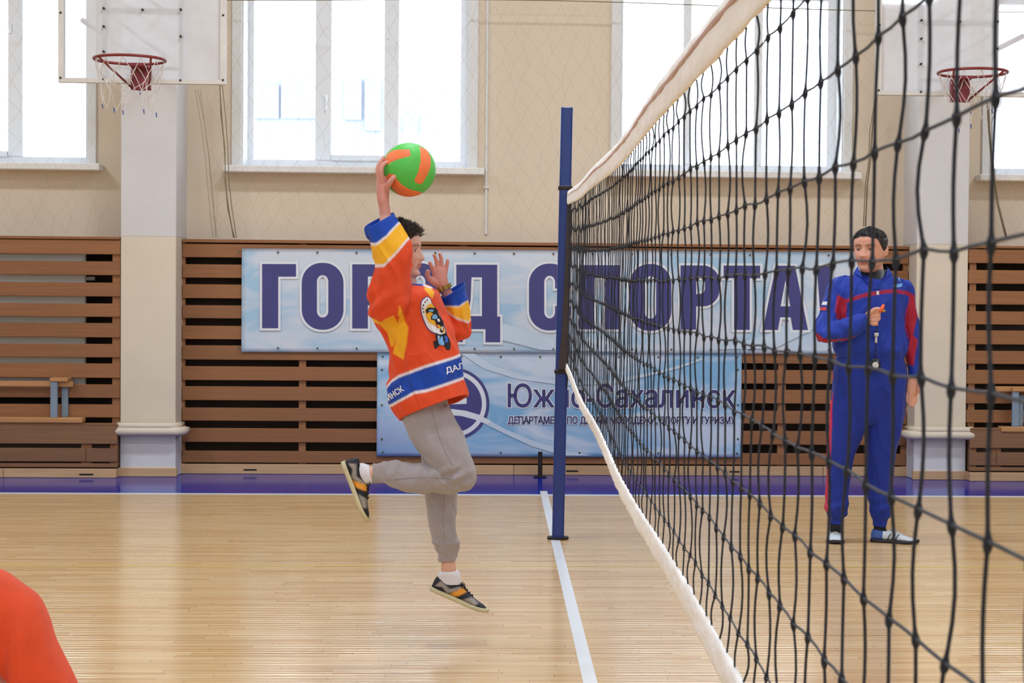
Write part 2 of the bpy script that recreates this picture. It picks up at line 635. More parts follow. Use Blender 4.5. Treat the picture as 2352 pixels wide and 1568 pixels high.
def text_mesh(body, width, height, bold=0.0):
    """lettering as 2D points and triangles fitted to width x height (y down from top)"""
    cu = bpy.data.curves.new('t', 'FONT')
    cu.body = body
    o = bpy.data.objects.new('t', cu)
    C.objects.link(o)
    dg = bpy.context.evaluated_depsgraph_get()
    cv = o.evaluated_get(dg).to_curve(dg)
    cts = []
    for sp in cv.splines:
        bp = sp.bezier_points
        n = len(bp)
        q = []
        for i in range(n):
            p0, p1_ = bp[i], bp[(i + 1) % n]
            for w in interpolate_bezier(p0.co, p0.handle_right, p1_.handle_left, p1_.co, 6)[:-1]:
                if not q or (Vector(w[:2]) - Vector(q[-1])).length > 1e-4:
                    q.append((w[0], w[1]))
        if (Vector(q[0]) - Vector(q[-1])).length < 1e-4:
            q.pop()
        # leave out points on straight runs
        k = len(q)
        q = [q[i] for i in range(k) if abs((q[i][0] - q[i - 1][0]) * (q[(i + 1) % k][1] - q[i][1]) - (q[i][1] - q[i - 1][1]) * (q[(i + 1) % k][0] - q[i][0])) > 1e-7]
        cts.append(q)
    o.to_curve_clear()
    bpy.data.objects.remove(o)
    bpy.data.curves.remove(cu)
    al = np.array([p for c in cts for p in c])
    mn, mx = al.min(0), al.max(0)
    sc = np.array([width, -height]) / (mx - mn)
    cts = [[((x - mn[0]) * sc[0], (y - mx[1]) * sc[1]) for x, y in c] for c in cts]
    vs, es = [], []
    for c in cts:
        b0 = len(vs)
        vs += [Vector(p) for p in c]
        es += [(b0 + i, b0 + (i + 1) % len(c)) for i in range(len(c))]
    r = delaunay_2d_cdt(vs, es, [], 0, 1e-5)
    out_v = [(p.x, p.y) for p in r[0]]
    fs = []
    for f in r[2]:
        x = sum(out_v[i][0] for i in f) / 3
        y = sum(out_v[i][1] for i in f) / 3
        ins = False
        for c in cts:
            n = len(c)
            for i in range(n):
                (x0, y0), (x1, y1) = c[i], c[(i + 1) % n]
                if (y0 > y) != (y1 > y) and x < (x1 - x0) * (y - y0) / (y1 - y0) + x0:
                    ins = not ins
        if ins:
            fs.append(tuple(f))
    if bold:
        for A, B in strips(cts, bold):
            n, b0 = len(A), len(out_v)
            out_v += [tuple(p) for p in A] + [tuple(p) for p in B]
            fs += [(b0 + i, b0 + (i + 1) % n, b0 + (i + 1) % n + n, b0 + i + n) for i in range(n)]
    return np.array(out_v), fs


def strips(contours, w):
    """closed ribbons of width w along 2D contours"""
    out = []
    for ct in contours:
        n = len(ct)
        c = [Vector(p) for p in ct]
        area = sum(c[i].x * c[(i + 1) % n].y - c[(i + 1) % n].x * c[i].y for i in range(n))
        A, B = [], []
        for i in range(n):
            d0 = (c[i] - c[i - 1]).normalized()
            d1 = (c[(i + 1) % n] - c[i]).normalized()
            t = (d0 + d1)
            if t.length < 1e-6:
                t = d1
            t.normalize()
            nn = Vector((t.y, -t.x))
            k = w / max(0.5, nn.dot(Vector((d1.y, -d1.x))))
            A.append(c[i] + nn * k)
            B.append(c[i] - nn * k)
        out.append((A, B))
    return out

# ================================================================== THE ROOM
YW = 13.92          # far wall, room side
YP = 13.46          # pillar fronts, outer slat screens
YM = 13.70          # middle slat screen
XL, XR, YB, ZC = -12.5, 13.5, -8.5, 6.6


def zat(px, py, Y):
    return P(px, py, Y).z


def xat(px, py, Y):
    return P(px, py, Y).x


def struct(o):
    o['kind'] = 'structure'
    return o


struct(MB().box(XL - .3, XR + .3, YB - .3, YW + .4, -0.2, 0.0).build('floor', 'floor'))
struct(MB().box(XL - .3, XR + .3, YB - .3, YW + .4, ZC, ZC + 0.2).build('ceiling', 'white_paint'))
struct(MB().box(XL - .3, XL, YB, YW, 0, ZC).build('wall_left', 'wall_side'))
struct(MB().box(XR, XR + .3, YB, YW, 0, ZC).build('wall_right', 'wall_side'))

# window openings: every 3 m along the far wall
WC = xat(816, 390, YW)
WX0 = xat(555, 390, YW) - WC
WX1 = xat(1077, 390, YW) - WC
ZS = zat(816, 386, YW)
ZT = 4.95
ZTR = zat(1695, 2, YW + .3)
SP = 3.0
CENT = [WC + SP * i for i in range(-2, 4)]
ZFR = 0.3


def wall_with_holes(name, y0, y1, cents, x0, x1):
    mb = MB()
    mb.box(XL, XR, y0, y1, 0, ZS)
    mb.box(XL, XR, y0, y1, ZT, ZC)
    xs = [XL] + [v for c in cents for v in (c + x0, c + x1)] + [XR]
    for i in range(0, len(xs), 2):
        mb.box(xs[i], xs[i + 1], y0, y1, ZS, ZT)
    return struct(mb.build(name, 'wall_cream'))


wall_with_holes('wall_back', YW, YW + 0.4, CENT, WX0, WX1)
RC = [WC + 3.6 * i for i in range(-2, 4)]
wall_with_holes('wall_front', YB - 0.3, YB, RC, -1.15, 1.15)


def window(n, c, kind):
    """three light white window with casing, sill, mullions, panes; c = centre x"""
    yf = YW + 0.26
    e = empty('window_%d' % n, (c, YW, ZS), kind='structure')
    x0, x1 = c + WX0, c + WX1
    k = (YW + .3) / YW
    # casing boards on the wall
    cw = 0.078
    m = MB().box(x0 - cw, x0, YW - .025, YW, ZS, ZT + cw, .004).box(x1, x1 + .07, YW - .025, YW, ZS, ZT + cw, .004).box(x0, x1, YW - .025, YW, ZT, ZT + cw, .004)
    m.build('casing', 'white_paint', e)
    # painted reveals
    m = MB().box(x0, x0 + .012, YW, YW + .4, ZS, ZT).box(x1 - .012, x1, YW, YW + .4, ZS, ZT).box(x0, x1, YW, YW + .4, ZT - .012, ZT).box(x0, x1, YW, YW + .4, ZS - .01, ZS + .012)
    m.build('reveal', 'pvc', e)
    s0, s1 = x0 - 0.125, x1 + .125
    MB().box(s0, s1, YW - .16, YW + .05, ZS - 0.052, ZS + .002, .006).build('sill', 'sill', e)
    y0, y1 = yf, yf + .07

    def px(x):
        return xat(x, 200, yf) - WC + c
    zb = zat(650, 367, yf)
    fr = MB()
    if kind == 'A':
        L = [(583, 724), (762, 882), (917, 1058)]
    else:
        L = [(1457 - 880, 1597 - 880), (1617 - 880, 1763 - 880), (1784 - 880, 1922 - 880 + 14)]
    X = [(px(a), px(b)) for a, b in L]
    zb = zat(650, 367, yf)
    # outer frame
    fr.box(x0 + .012, X[0][0], y0, y1, ZS, ZT)
    fr.box(X[2][1], x1 - .012, y0, y1, ZS, ZT)
    fr.box(X[0][0], X[2][1], y0, y1, ZS, zb)
    fr.box(X[0][0], X[2][1], y0, y1, ZT - .08, ZT)
    fr.build('frame', 'pvc', e)
    tr = MB()
    tr.box(X[0][0], X[2][1], y0 - .005, y1 + .005, ZTR, ZTR + .085)
    tr.build('transom_bar', 'pvc', e)
    for i in (0, 1):
        a, b = X[i][1], X[i + 1][0]
        MB().box(a + .001, b - .001, y0 - .012, y1, zb, ZT - .08, .006).build('mullion', 'pvc', e)
    for i in range(3):
        zz = zb
        if i == 1 and kind == 'A':
            # opening sash with its own frame and handle
            q = MB()
            a, b = X[1]
            t = .03
            z0, z1 = zb, ZTR
            q.box(a, b, y0 - .02, y1 - .01, z0, z0 + t + .012).box(a, b, y0 - .02, y1 - .01, z1 - .03, z1)
            sash = q.build('sash', 'pvc', e)
            MB().box(a - .055, a - .03, y0 - .03, y0 - .012, z0 + .45, z0 + .53, .004).tube([(a - .043, y0 - .035, z0 + .52), (a - .043, y0 - .05, z0 + .5), (a - .043, y0 - .05, z0 + .40)], .009).build('handle', 'pvc', sash)
            MB().box(b + .015, b + .035, y0 - .03, y0 - .012, z0 + .98, z0 + 1.06, .004).build('hinge', 'pvc', sash)
        MB().box(X[i][0] - .003, X[i][1] + .003, y0 + .03, y0 + .036, zb - .002, ZTR + .002).build('pane', 'glass', e)
        MB().box(X[i][0] - .003, X[i][1] + .003, y0 + .03, y0 + .036, ZTR + .08, ZT - .075).build('pane', 'glass', e)
    return e


for i, c in enumerate(CENT):
    window(i + 1, c, 'B' if i >= 3 else 'A')
for i, c in enumerate(RC):
    e = empty('window_%d' % (i + 7), (c, YB, ZS), kind='structure')
    f = MB()
    for a in (-1.15, -.42, .36, 1.09):
        f.box(c + a, c + a + .06, YB - .2, YB - .13, ZS, ZT)
    f.box(c - 1.15, c + 1.15, YB - .2, YB - .13, ZS, ZS + .06).box(c - 1.15, c + 1.15, YB - .2, YB - .13, ZT - .06, ZT)
    f.build('frame', 'pvc', e)
    for a in (-1.09, -.36, .42):
        MB().box(c + a, c + a + .67, YB - .17, YB - .164, ZS + .06, ZT - .06).build('pane', 'glass', e)

# ---- court lines and the blue border (painted on the parquet)
yl = F(1200, 1136).y
m = MB().box(XL, XR, yl + .03, YW, 0.0002, 0.0006)
struct(m.build('trim_1', 'blue_floor'))
m = MB().box(XL, XR, yl - .05, yl + .03, 0.0004, 0.0009)
struct(m.build('trim_2', 'line_white'))
ye = F(700, 1298.5).y
struct(MB().box(XL, XR, ye - .019, ye + .019, 0.0004, 0.0009).build('trim_3', 'line_yellow'))
xc = .348
struct(MB().box(xc - .026, xc + .026, YB + 1, F(1250, 1127.6).y, 0.0009, 0.0014).build('trim_4', 'line_white'))

# ---- baseboards under the screens
zl = zat(140, 1073, YP)
zm = zat(700, 1066, YM)


def plank(name, x0, x1, yf, z1, yb, joints, slots):
    e = empty(name, ((x0 + x1) / 2, yf, 0), kind='structure')
    xs = [x0] + joints + [x1]
    for a, b in zip(xs[:-1], xs[1:]):
        MB().box(a + .0015, b - .0015, yf, yb, 0.001, z1, .003).build('plank', 'plinth', e)
    for a, b, z in slots:
        MB().box(a, b, yf - .0015, yf + .002, z - .006, z + .006).build('vent_slot', 'slot', e)
    return e


XP0, XP1 = xat(277, 700, YP), xat(404, 700, YP)
XQ0, XQ1 = xat(2104, 700, YP), xat(2222, 700, YP)
zs = zat(210, 1086, YP)
plank('baseboard_left', XL, XP0 - .005, YP - .112, zl, YP + .03, [xat(-900, 1080, YP), xat(17, 1080, YP)], [(xat(190, 1086, YP), xat(222, 1086, YP), zs)])
plank('baseboard_middle', xat(413, 900, YM), xat(2087, 900, YM), YM - .012, zm, YM + .03,
      [xat(1180, 1080, YM), xat(1890, 1080, YM)],
      [(xat(a, 1077, YM), xat(b, 1077, YM), zat(1000, 1080, YM)) for a, b in ((560, 590), (1300, 1328), (1675, 1698))])
plank('baseboard_right', XQ1 + .005, XR, YP - .112, zl, YP + .03, [xat(2700, 1080, YP)], [])

# ---- pillars
zpw = zat(340, 543, YP)
zcol = zat(340, 990, YP)


def rrect(x0, x1, y0, y1, r, z, n=6):
    pts = []
    for cx, cy, a0 in ((x1 - r, y1 - r, 0), (x0 + r, y1 - r, 90), (x0 + r, y0 + r, 180), (x1 - r, y0 + r, 270)):
        for i in range(n + 1):
            a = math.radians(a0 + 90 * i / n)
            pts.append(Vector((cx + r * math.cos(a), cy + r * math.sin(a), z)))
    return pts


def ring_tube(mb, loop, r, flat=1.0, k=10):
    n = len(loop)
    c = sum(loop, Vector()) / n
    v, f = [], []
    for i, p in enumerate(loop):
        t = (loop[(i + 1) % n] - loop[i - 1]).normalized()
        o = Vector((t.y, -t.x, 0))
        for j in range(k):
            q = 2 * PI * j / k
            v.append(p + o * (r * math.cos(q)) + Vector((0, 0, r * flat * math.sin(q))))
    for i in range(n):
        for j in range(k):
            i2, j2 = (i + 1) % n, (j + 1) % k
            f.append((i * k + j, i2 * k + j, i2 * k + j2, i * k + j2))
    return mb.add(v, f)


def pillar(x0, x1, label):
    e = empty('pillar', ((x0 + x1) / 2, YP, 0), label, 'pillar', 'square pillars of the far wall')
    MB().box(x0, x1, YP, YW + .01, zpw, ZC, .004).build('upper_shaft', 'pillar_white', e)
    MB().box(x0, x1, YP, YW + .01, zcol, zpw, .004).build('shaft', 'pillar_cream', e)
    MB().box(x0 - .002, x1 + .002, YP - .002, YW + .01, 0.001, zcol, .004).build('foot', 'pillar_white', e)
    for nm, ox, oz, r, yb_r, ol in (('collar', .062, .0, .034, YM - .06, .03), ('collar_bead', .022, .042, .024, YM - .05, .012)):
        lo = ol if x0 < 0 else ox
        hi = ox if x0 < 0 else ol + .03
        yl_, yr_ = (YP - .035, yb_r) if x0 < 0 else (yb_r, YP - .035)
        z = zcol + .005 + oz
        q = [Vector((x0 - lo, yl_, z))] + [Vector((x0 - lo + .05 - .05 * math.cos(a), YP - .03 + .0 - .05 * math.sin(a) + .045 * (1 - math.sin(a)), z)) for a in (0, .4, .8, 1.2, PI / 2)]
        q += [Vector((x1 + hi - .05 + .05 * math.sin(a), YP - .03 - .05 * math.cos(a) + .045 * (1 - math.cos(a)), z)) for a in (0, .4, .8, 1.2, PI / 2)] + [Vector((x1 + hi, yr_, z))]
        m = MB()
        m.tube(q, [r * .6] + [r] * (len(q) - 2) + [r * .6], 12)
        m.build(nm, 'pillar_cream', e, True)
    MB().box(x0 - .012, x1 + .012, YP - .014, YP + .02, 0.001, zl, .003).build('plinth', 'plinth', e)
    return e


pillar(XP0, XP1, 'square white and cream pillar behind the left basketball hoop, leftmost of the two')
pillar(XQ0, XQ1, 'square white and cream pillar behind the man in the blue tracksuit')


# ---- slatted wooden screens
def screen(name, label, x0, x1, yf, rows, top, battens, refx, back=True, th=.022):
    e = empty(name, ((x0 + x1) / 2, yf, 0), label, 'wood screen', 'slatted wooden screens along the far wall')
    for (a, b) in rows:
        z1, z0 = zat(refx, a, yf), zat(refx, b, yf)
        MB().box(x0, x1, yf, yf + th, z0, z1, .003).build('slat', 'slat', e, origin=((x0 + x1) / 2, yf, (z0 + z1) / 2))
    z1, z0 = zat(refx, top[0], yf), zat(refx, top[1], yf)
    MB().box(x0, x1, yf - .012, YW - .002, z0, z1, .003).build('top_board', 'slat', e, origin=((x0 + x1) / 2, yf, z0))
    zb0 = zm + .001
    for (a, b) in battens:
        MB().box(xat(a, 800, yf + th), xat(b, 800, yf + th), yf + th + .001, yf + th + .045, zb0, z0 - .001).build('batten', 'batten', e)
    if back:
        MB().box(x0, x1, YW - .03, YW - .004, 0.001, z0 - .001).build('gap_shade_board', 'gap_shade', e)  # added sheet whose colour carries the shade behind the slats
    return e


LROWS = [(550, 583), (599, 631), (648, 680), (696, 727), (741, 774), (789, 820), (834, 867), (882, 913), (928, 958)]
MROWS = [(560, 591), (607, 638), (653, 685), (701, 731), (748, 779), (793, 826), (841, 873), (887, 919), (936, 966), (983, 1015), (1035, 1062)]
scL = screen('slatted_screen', 'brown slatted wood screen left of the left pillar, behind the upturned bench', xat(-1300, 800, YP), XP0 - .004, YP, LROWS, (542.5, 549), [(-560, -542), (-200, -182), (258, 276)], 140)
scM = screen('slatted_screen', 'long brown slatted wood screen between the pillars, carrying both banners', XP1 + .006, XQ0 - .006, YM, MROWS, (549.5, 557), [(413, 425), (687, 703), (1055, 1071), (1421, 1437), (1788, 1806), (2072, 2087)], 500)
dzr = 0
scR = screen('slatted_screen', 'brown slatted wood screen right of the right pillar, at the right edge', XQ1 + .004, xat(3300, 800, YP), YP, [(a + 1, b + 1) for a, b in LROWS], (543, 549), [(2225, 2240), (2700, 2720)], 140)


def low_box(name, label, x0, x1, jx):
    """projecting lower part of the outer screens: ledge board, wide board, lower board"""
    yf = YP - .10
    e = empty(name, ((x0 + x1) / 2, yf, 0), label, 'wood ledge', 'projecting wooden ledges below the outer screens')
    z = [zat(140, v, yf) for v in (966, 972, 1019, 1029, 1060, 1064, 1073)]
    z[0] = zat(150, 972, YP - .112) - .0015
    z[1] = z[0] - .014
    MB().box(x0, x1, yf, YP + .0, z[1], z[0], .003).build('ledge_board', 'slat_low', e)
    MB().box(x0, x1, yf, yf + .022, z[2], z[1] - .001, .003).build('slat', 'slat_low', e, origin=(x0, yf, z[2]))
    for a, b in zip([x0] + jx, jx + [x1]):
        MB().box(a + .001, b - .001, yf + .004, yf + .024, z[4], z[3], .003).build('slat', 'slat_low', e, origin=(a, yf, z[4]))
    MB().box(x0, x1, yf + .004, yf + .024, z[6], z[5], .003).build('slat', 'slat_low', e, origin=(x0, yf, z[6]))
    for a in jx:
        MB().box(a - .04, a + .04, yf + .025, yf + .045, z[6], z[1] - .002).build('batten', 'batten', e)
    a = x1 - .03 if x1 < 0 else x0 + .03
    MB().box(a - .028, a + .028, yf + .025, yf + .045, z[6], z[1] - .002).build('batten', 'batten', e)
    MB().box(x0, x1, yf + .05, yf + .06, zl + .001, z[1] - .002).build('gap_shade_board', 'gap_shade', e)  # same added sheet, darkens the gaps of the ledge
    return e


low_box('screen_ledge', 'worn brown wooden ledge under the left slatted screen, holding the left bench', xat(-1300, 1000, YP), xat(271, 1000, YP - .07), [xat(204, 1040, YP)])
low_box('screen_ledge', 'worn brown wooden ledge under the right slatted screen at the right edge', xat(2228, 1000, YP - .10), xat(3300, 1000, YP), [xat(2281, 1040, YP)])

# radiator behind the left screen, seen as grey strips through the gaps
rx0, rx1 = xat(-700, 700, YW - .1), xat(216, 700, YW - .1)
e = empty('radiator', ((rx0 + rx1) / 2, YW - .12, .6), 'grey enamel radiator behind the gaps of the left slatted screen', 'radiator')
MB().box(rx0, rx1, YP + .075, YP + .11, zat(140, 880, YW), zat(140, 575, YW), .01).build('panel', 'grey_metal', e)
for k in range(2):
    z = zat(140, 640 + 80 * k, YW)
    MB().tube([(rx0, YP + .12, z), (rx1 + .06, YP + .12, z)], .014).build('pipe', 'grey_metal', e)


# ---- upturned gym benches lying on the ledges
def bench(label, pts, sgn, xe):
    """pts: photo positions for this bench; it runs from its end outwards by sgn"""
    y = YP - .112
    e = empty('gym_bench', (xe, y, zat(140, 966, YP)), label, 'bench', 'gym benches lying upside down on the ledges')
    far = xe - sgn * 3.0
    zb, zt2 = pts['seat']
    a, b = sorted((xe, far))
    MB().box(a, b, y, y + .11, zb, zt2, .008).build('seat_board', 'bench_wood', e)
    a, b = sorted((pts['beam_x'], far))
    MB().box(a, b, y + .04, y + .075, pts['beam'][0], pts['beam'][1], .004).build('beam', 'bench_wood', e)
    for dx in (0, -sgn * 2.3):
        lx = pts['leg_x'] + dx
        MB().box(lx - .026, lx + .026, y + .005, y + .03, zt2, pts['cap'][0], .003).build('leg', 'bench_leg', e)
        l2 = lx + .062
        z_ = zt2
        m = MB()
        m.box(l2 - .024, l2 + .024, y + .085, y + .11, zt2, pts['cap'][0] - .03, .003)
        m.build('leg', 'bench_leg', e)
        MB().box(lx - .03, l2 + .045, y - .005, y + .108, pts['cap'][0], pts['cap'][1], .004).build('foot_board', 'bench_wood', e)
    return e


yb_ = YP - .112


def Z(px, py):
    return zat(px, py, yb_)


bench('pale wooden gym bench lying upside down on the ledge left of the left pillar',
      dict(seat=(Z(150, 972), Z(150, 959)), beam=(Z(150, 889), Z(150, 876)), beam_x=xat(164, 880, yb_), leg_x=xat(123, 900, yb_), cap=(Z(120, 876), Z(120, 867))), 1, xat(189, 965, yb_))
bench('pale wooden gym bench lying upside down at the far right edge behind the net',
      dict(seat=(Z(2330, 993), Z(2330, 980)), beam=(Z(2330, 900), Z(2330, 888)), beam_x=xat(2290, 890, yb_), leg_x=xat(2334, 900, yb_), cap=(Z(2330, 899), Z(2330, 890))), -1, xat(2300, 985, yb_))

# ---- conduit and wire on the wall, floor stake
m = MB()
x = xat(1117, 400, YW - .02)
m.tube([(x, YW - .012, 1.9), (x, YW - .012, ZC)], .011)
struct(m.build('trim_5', 'white_paint'))
m = MB().box(x - .02, x + .02, YW - .03, YW, zat(1117, 430, YW) - .01, zat(1117, 430, YW) + .01)
struct(m.build('trim_6', 'white_paint'))
xs_ = F(1240, 1094).x
ys_ = F(1240, 1096).y
zst = zat(1241, 1037, ys_)
e = empty('floor_stake', (xs_, ys_, 0), 'short dark brown steel stake standing on the blue floor border behind the post', 'stake')
MB().box(xs_ - .017, xs_ + .017, ys_ - .012, ys_ + .012, .006, zst, .004).build('stem', 'metal_dark', e)
MB().box(xs_ - .05, xs_ + .05, ys_ - .04, ys_ + .04, .0007, .009, .003).build('base_plate', 'metal_dark', e)

# ---- safety netting hanging in front of the wall, rope bundles, wire
YN = YW - .2
zw = zat(1250, 12, YN)
m = MB()
for q0, q1 in ((XL + .05, XP0), (XP1, XQ0), (XQ1, XR - .05)):
    m.tube([(x, YN - .03, zw + .012 + 0.02 * math.cos((x - .3) * 1.1)) for x in np.linspace(q0, q1, 30)], .004, 6)
tag(m.build('net_wire', 'rope'), 'thin tan wire stretched along the top of the wall above the windows', 'wire')
m = MB()
rnd = random.Random(3)
zlo = zat(800, 545, YW)
nx = int((XR - XL) / .13)
off = {}
for i in range(nx + 1):
    for j in range(25):
        off[i, j] = (rnd.uniform(-.02, .02), rnd.uniform(-.012, .012))
NJ = 16


def npnt(i, j):
    x = XL + .1 + i * .13
    z = zlo + (zw - zlo) * j / NJ
    # slack, swagging mesh
    dx = .22 * math.sin(x * 1.7 + 1.3) * (1 - j / NJ) + off[i, j][0] * 1.6
    return (x + dx + (.065 if j % 2 else 0), YN + .02 * math.sin(3 * x), z + off[i, j][1] - .03 * math.sin(x * 2.1) * (j / NJ) * (1 - j / NJ) * 4)


for i in range(nx):
    for j in range(NJ):
        if any(q0 - .2 < npnt(i, j)[0] < q1 + .2 for q0, q1 in ((XP0, XP1), (XQ0, XQ1))):
            continue
        a = npnt(i, j)
        b = npnt(i, j + 1)
        c = npnt(i + (1 if j % 2 else -1), j + 1) if 0 <= i + (1 if j % 2 else -1) <= nx else None
        m.tube([a, b], .0008, 3, False)
        if c and (i + j) % 1 == 0:
            m.tube([a, c], .0008, 3, False)
tag(m.build('safety_net', 'safety'), 'thin tan safety netting hanging in front of the cream wall and windows', 'netting', kind='stuff')


def rope(label, pts, n, spread, r, name='rope_bundle'):
    e = empty(name, P(pts[-1][0], pts[-1][1], YN - .05), label, 'rope', 'gathered safety net ropes on the far wall')
    rn = random.Random(len(label))
    for k in range(n):
        ox = rn.uniform(-spread, spread)
        q = [P(px + ox * (0.3 + .7 * abs(math.sin(i * 1.3 + k))), py, YN - .05 + rn.uniform(-.02, .02)) for i, (px, py) in enumerate(pts)]
        # smooth
        qq = []
        for a, b in zip(q[:-1], q[1:]):
            for t in (0, .33, .66):
                qq.append(a.lerp(b, t))
        qq.append(q[-1])
        MB().tube(qq, r, 5).build('strand', 'rope', e, True)


rope('gathered tan net ropes hanging left of the middle window', [(507, 180), (511, 260), (519, 340), (521, 420), (527, 480), (540, 546)], 4, 7, .0035)
rope('thin loose tan ropes hanging between the left pillar and the middle window', [(452, 205), (462, 280), (475, 360), (480, 440), (492, 546)], 3, 10, .0015)
rope('knotted olive rope hanging behind the net right of the right window', [(2012, 225), (2003, 300), (1998, 378), (1992, 420), (1988, 520)], 3, 6, .004)
rope('dark olive rope hanging right of the right basketball hoop', [(2268, 235), (2272, 300), (2280, 400), (2292, 470), (2310, 545)], 3, 5, .004)


# ================================================================== BASKETBALL HOOPS
def hoop(bx0, bx1, byb, rcx, rcy, bkt, label, YR=11.42, YBd=11.79):
    zb = zat((bx0 + bx1) / 2, byb, YBd)
    x0, x1 = xat(bx0, byb, YBd), xat(bx1, byb, YBd)
    xm = (x0 + x1) / 2
    H = .92
    e = empty('basketball_hoop', (xm, YBd, zb), label, 'basketball hoop', 'basketball hoops on the far wall')
    t = .036
    m = MB().box(x0, x0 + t, YBd, YBd + .05, zb, zb + H).box(x1 - t, x1, YBd, YBd + .05, zb, zb + H)
    m.box(x0 + t, x1 - t, YBd, YBd + .05, zb, zb + t * .8).box(x0 + t, x1 - t, YBd, YBd + .05, zb + H - t, zb + H)
    bd = m.build('backboard_frame', 'board_frame', e)
    MB().box(x0 + t, x1 - t, YBd + .02, YBd + .026, zb + t * .8, zb + H - t).build('backboard_panel', 'acrylic', e)
    u = (x1 - x0) / 385.0
    for a, b in ((98, 112), (275, 286)):
        MB().box(x0 + a * u, x0 + b * u, YBd + .03, YBd + .06, zb + .03, zb + H - t).build('upright_bar', 'bar', e)
    for a, b in ((32, 41), (162, 175), (300, 312)):
        MB().box(x0 + 112 * u, x0 + 275 * u, YBd + .028, YBd + .05, zb + a * u, zb + b * u).build('cross_bar', 'bar', e)
    for a, b in ((104, 8), (104, 72), (104, 130), (104, 172), (281, 8), (281, 110), (281, 172), (193, 170), (6, 10), (6, 160), (379, 10), (379, 160)):
        m = MB()
        m.tube([(x0 + a * u, YBd - .004, zb + b * u), (x0 + a * u, YBd + .02, zb + b * u)], .0075, 8)
        m.build('bolt', 'metal_dark', e)
    # wall arms
    pc = (XP0 + XP1) / 2 if x0 < 0 else (XQ0 + XQ1) / 2
    for a in (-.12, .12):
        for z in (.42, .75):
            MB().tube([(pc + a, YBd + .06, zb + z), (pc + a, YP + .02, zb + z)], .018).build('wall_arm', 'bar', e)
    c = P(rcx, rcy, YR)
    m = MB()
    m.torus(c, .225, .0095, 56, 8)
    rim = m.build('rim', 'rim', e, True)
    bz1 = c.z + .0
    # bracket box
    m = MB()
    bx = (x0 + x1) / 2 if bkt is None else bkt
    m.box(bx - .066, bx + .066, YBd - .04, YBd, c.z - .155, c.z + .0, .005)
    m.box(bx - .05, bx + .05, YR + .2, YBd - .03, c.z - .014, c.z + .008, .003)
    m.build('bracket', 'bracket', e)
    for s in (-1, 1):
        MB().tube([(c.x + s * .165, YR - .15, c.z - .004), (bx + s * .055, YBd - .03, c.z - .145)], .007).build('strut', 'rim', e, True)
    # net: 12 hooks, three rows of diamonds
    m = MB()
    n = 12
    rn = random.Random(int(rcx))
    rows = [(.222, -.012), (.20, -.10), (.17, -.19), (.15, -.27), (.145, -.31)]
    nod = {}
    for r in range(5):
        for k in range(n):
            w = 2 * PI * (k + .5 * (r % 2)) / n
            R, z = rows[r]
            nod[r, k] = c + Vector((R * math.cos(w) + rn.uniform(-.012, .012) * r, R * math.sin(w) + rn.uniform(-.01, .01) * r, z + rn.uniform(-.02, .02) * r))
    for r in range(3 + 1):
        for k in range(n):
            if r == 3 and rn.random() < .45:
                continue
            a = nod[r, k]
            for kk in ((k, k - 1) if r % 2 == 0 else (k, k + 1)):
                b = nod[r + 1, kk % n]
                mid = (a + b) / 2 + Vector((rn.uniform(-.008, .008), rn.uniform(-.008, .008), -.004))
                m.tube([a, mid, b], .0022, 4, False)
    m.build('hoop_net', 'hoop_net', e, True)
    for k in range(0, n, 2):
        p = nod[4, k] if k % 4 == 0 else nod[3, k]
        MB().tube([p + Vector((0, 0, .008)), p - Vector((-.004, 0, .022))], [.005, .003], 6).build('cord_tip', 'blue_tip', e)
    return e


hoop(133, 518, 191, 298, 137, None, 'basketball hoop with clear backboard on the left, above the left pillar')
xb2 = 2202
hoop(2012, 2392, 220, 2234, 167, None, 'basketball hoop with clear backboard on the right, seen through the net')

# ================================================================== BANNERS
YBn = YM - .016


def banner(name, label, L, R, m_t, seed):
    """L/R: (x, ytop, ybot) at the left and right edges"""
    a, b = xat(L[0], 700, YBn), xat(R[0], 700, YBn)
    lt, lb, rt, rb = zat(L[0], L[1], YBn), zat(L[0], L[2], YBn), zat(R[0], R[1], YBn), zat(R[0], R[2], YBn)
    e = empty(name, ((a + b) / 2, YBn, (lb + rb) / 2), label, 'banner')
    nx, nz = 120, 24
    v, f = [], []
    for s in (0, 1):
        for i in range(nx + 1):
            for j in range(nz + 1):
                t, w = i / nx, j / nz
                x = a + (b - a) * t
                z = (lb + (rb - lb) * t) * (1 - w) + (lt + (rt - lt) * t) * w
                y = YBn - (0 if s else .0022) - .006 * (noise.noise(Vector((x * 1.1 + seed, z * 1.6, 0))) + .3) * math.sin(PI * w)
                v.append((x, y, z))
    k = (nx + 1) * (nz + 1)
    for i in range(nx):
        for j in range(nz):
            q = i * (nz + 1) + j
            f.append((q, q + nz + 1, q + nz + 2, q + 1))
            f.append((k + q + 1, k + q + nz + 2, k + q + nz + 1, k + q))
    for i in range(nx):
        for j in (0, nz):
            q = i * (nz + 1) + j
            f.append((q, q + k, q + k + nz + 1, q + nz + 1))
    for j in range(nz):
        for i in (0, nx):
            q = i * (nz + 1) + j
            f.append((q, q + 1, q + 1 + k, q + k))
    MB().add(v, f).build('sheet', m_t, e, True, origin=((a + b) / 2, YBn, (lb + rb) / 2))
    return e


B1 = banner('banner', 'wide pale blue banner with large navy letters, above the smaller banner', (555, 570, 808), (1988, 578.5, 813), 'banner1', 3.1)
YBn -= .004
B2 = banner('banner', 'blue and white banner with a round navy emblem and small text, below the wide banner', (867, 810, 1047.5), (1705, 812, 1050), 'banner2', 8.7)
YL = YBn - .0095


def skew(x, y):
    return P(x, y + (x - 600) * .0034, YL)


def skew2(x, y):
    return P(x, y, YL)


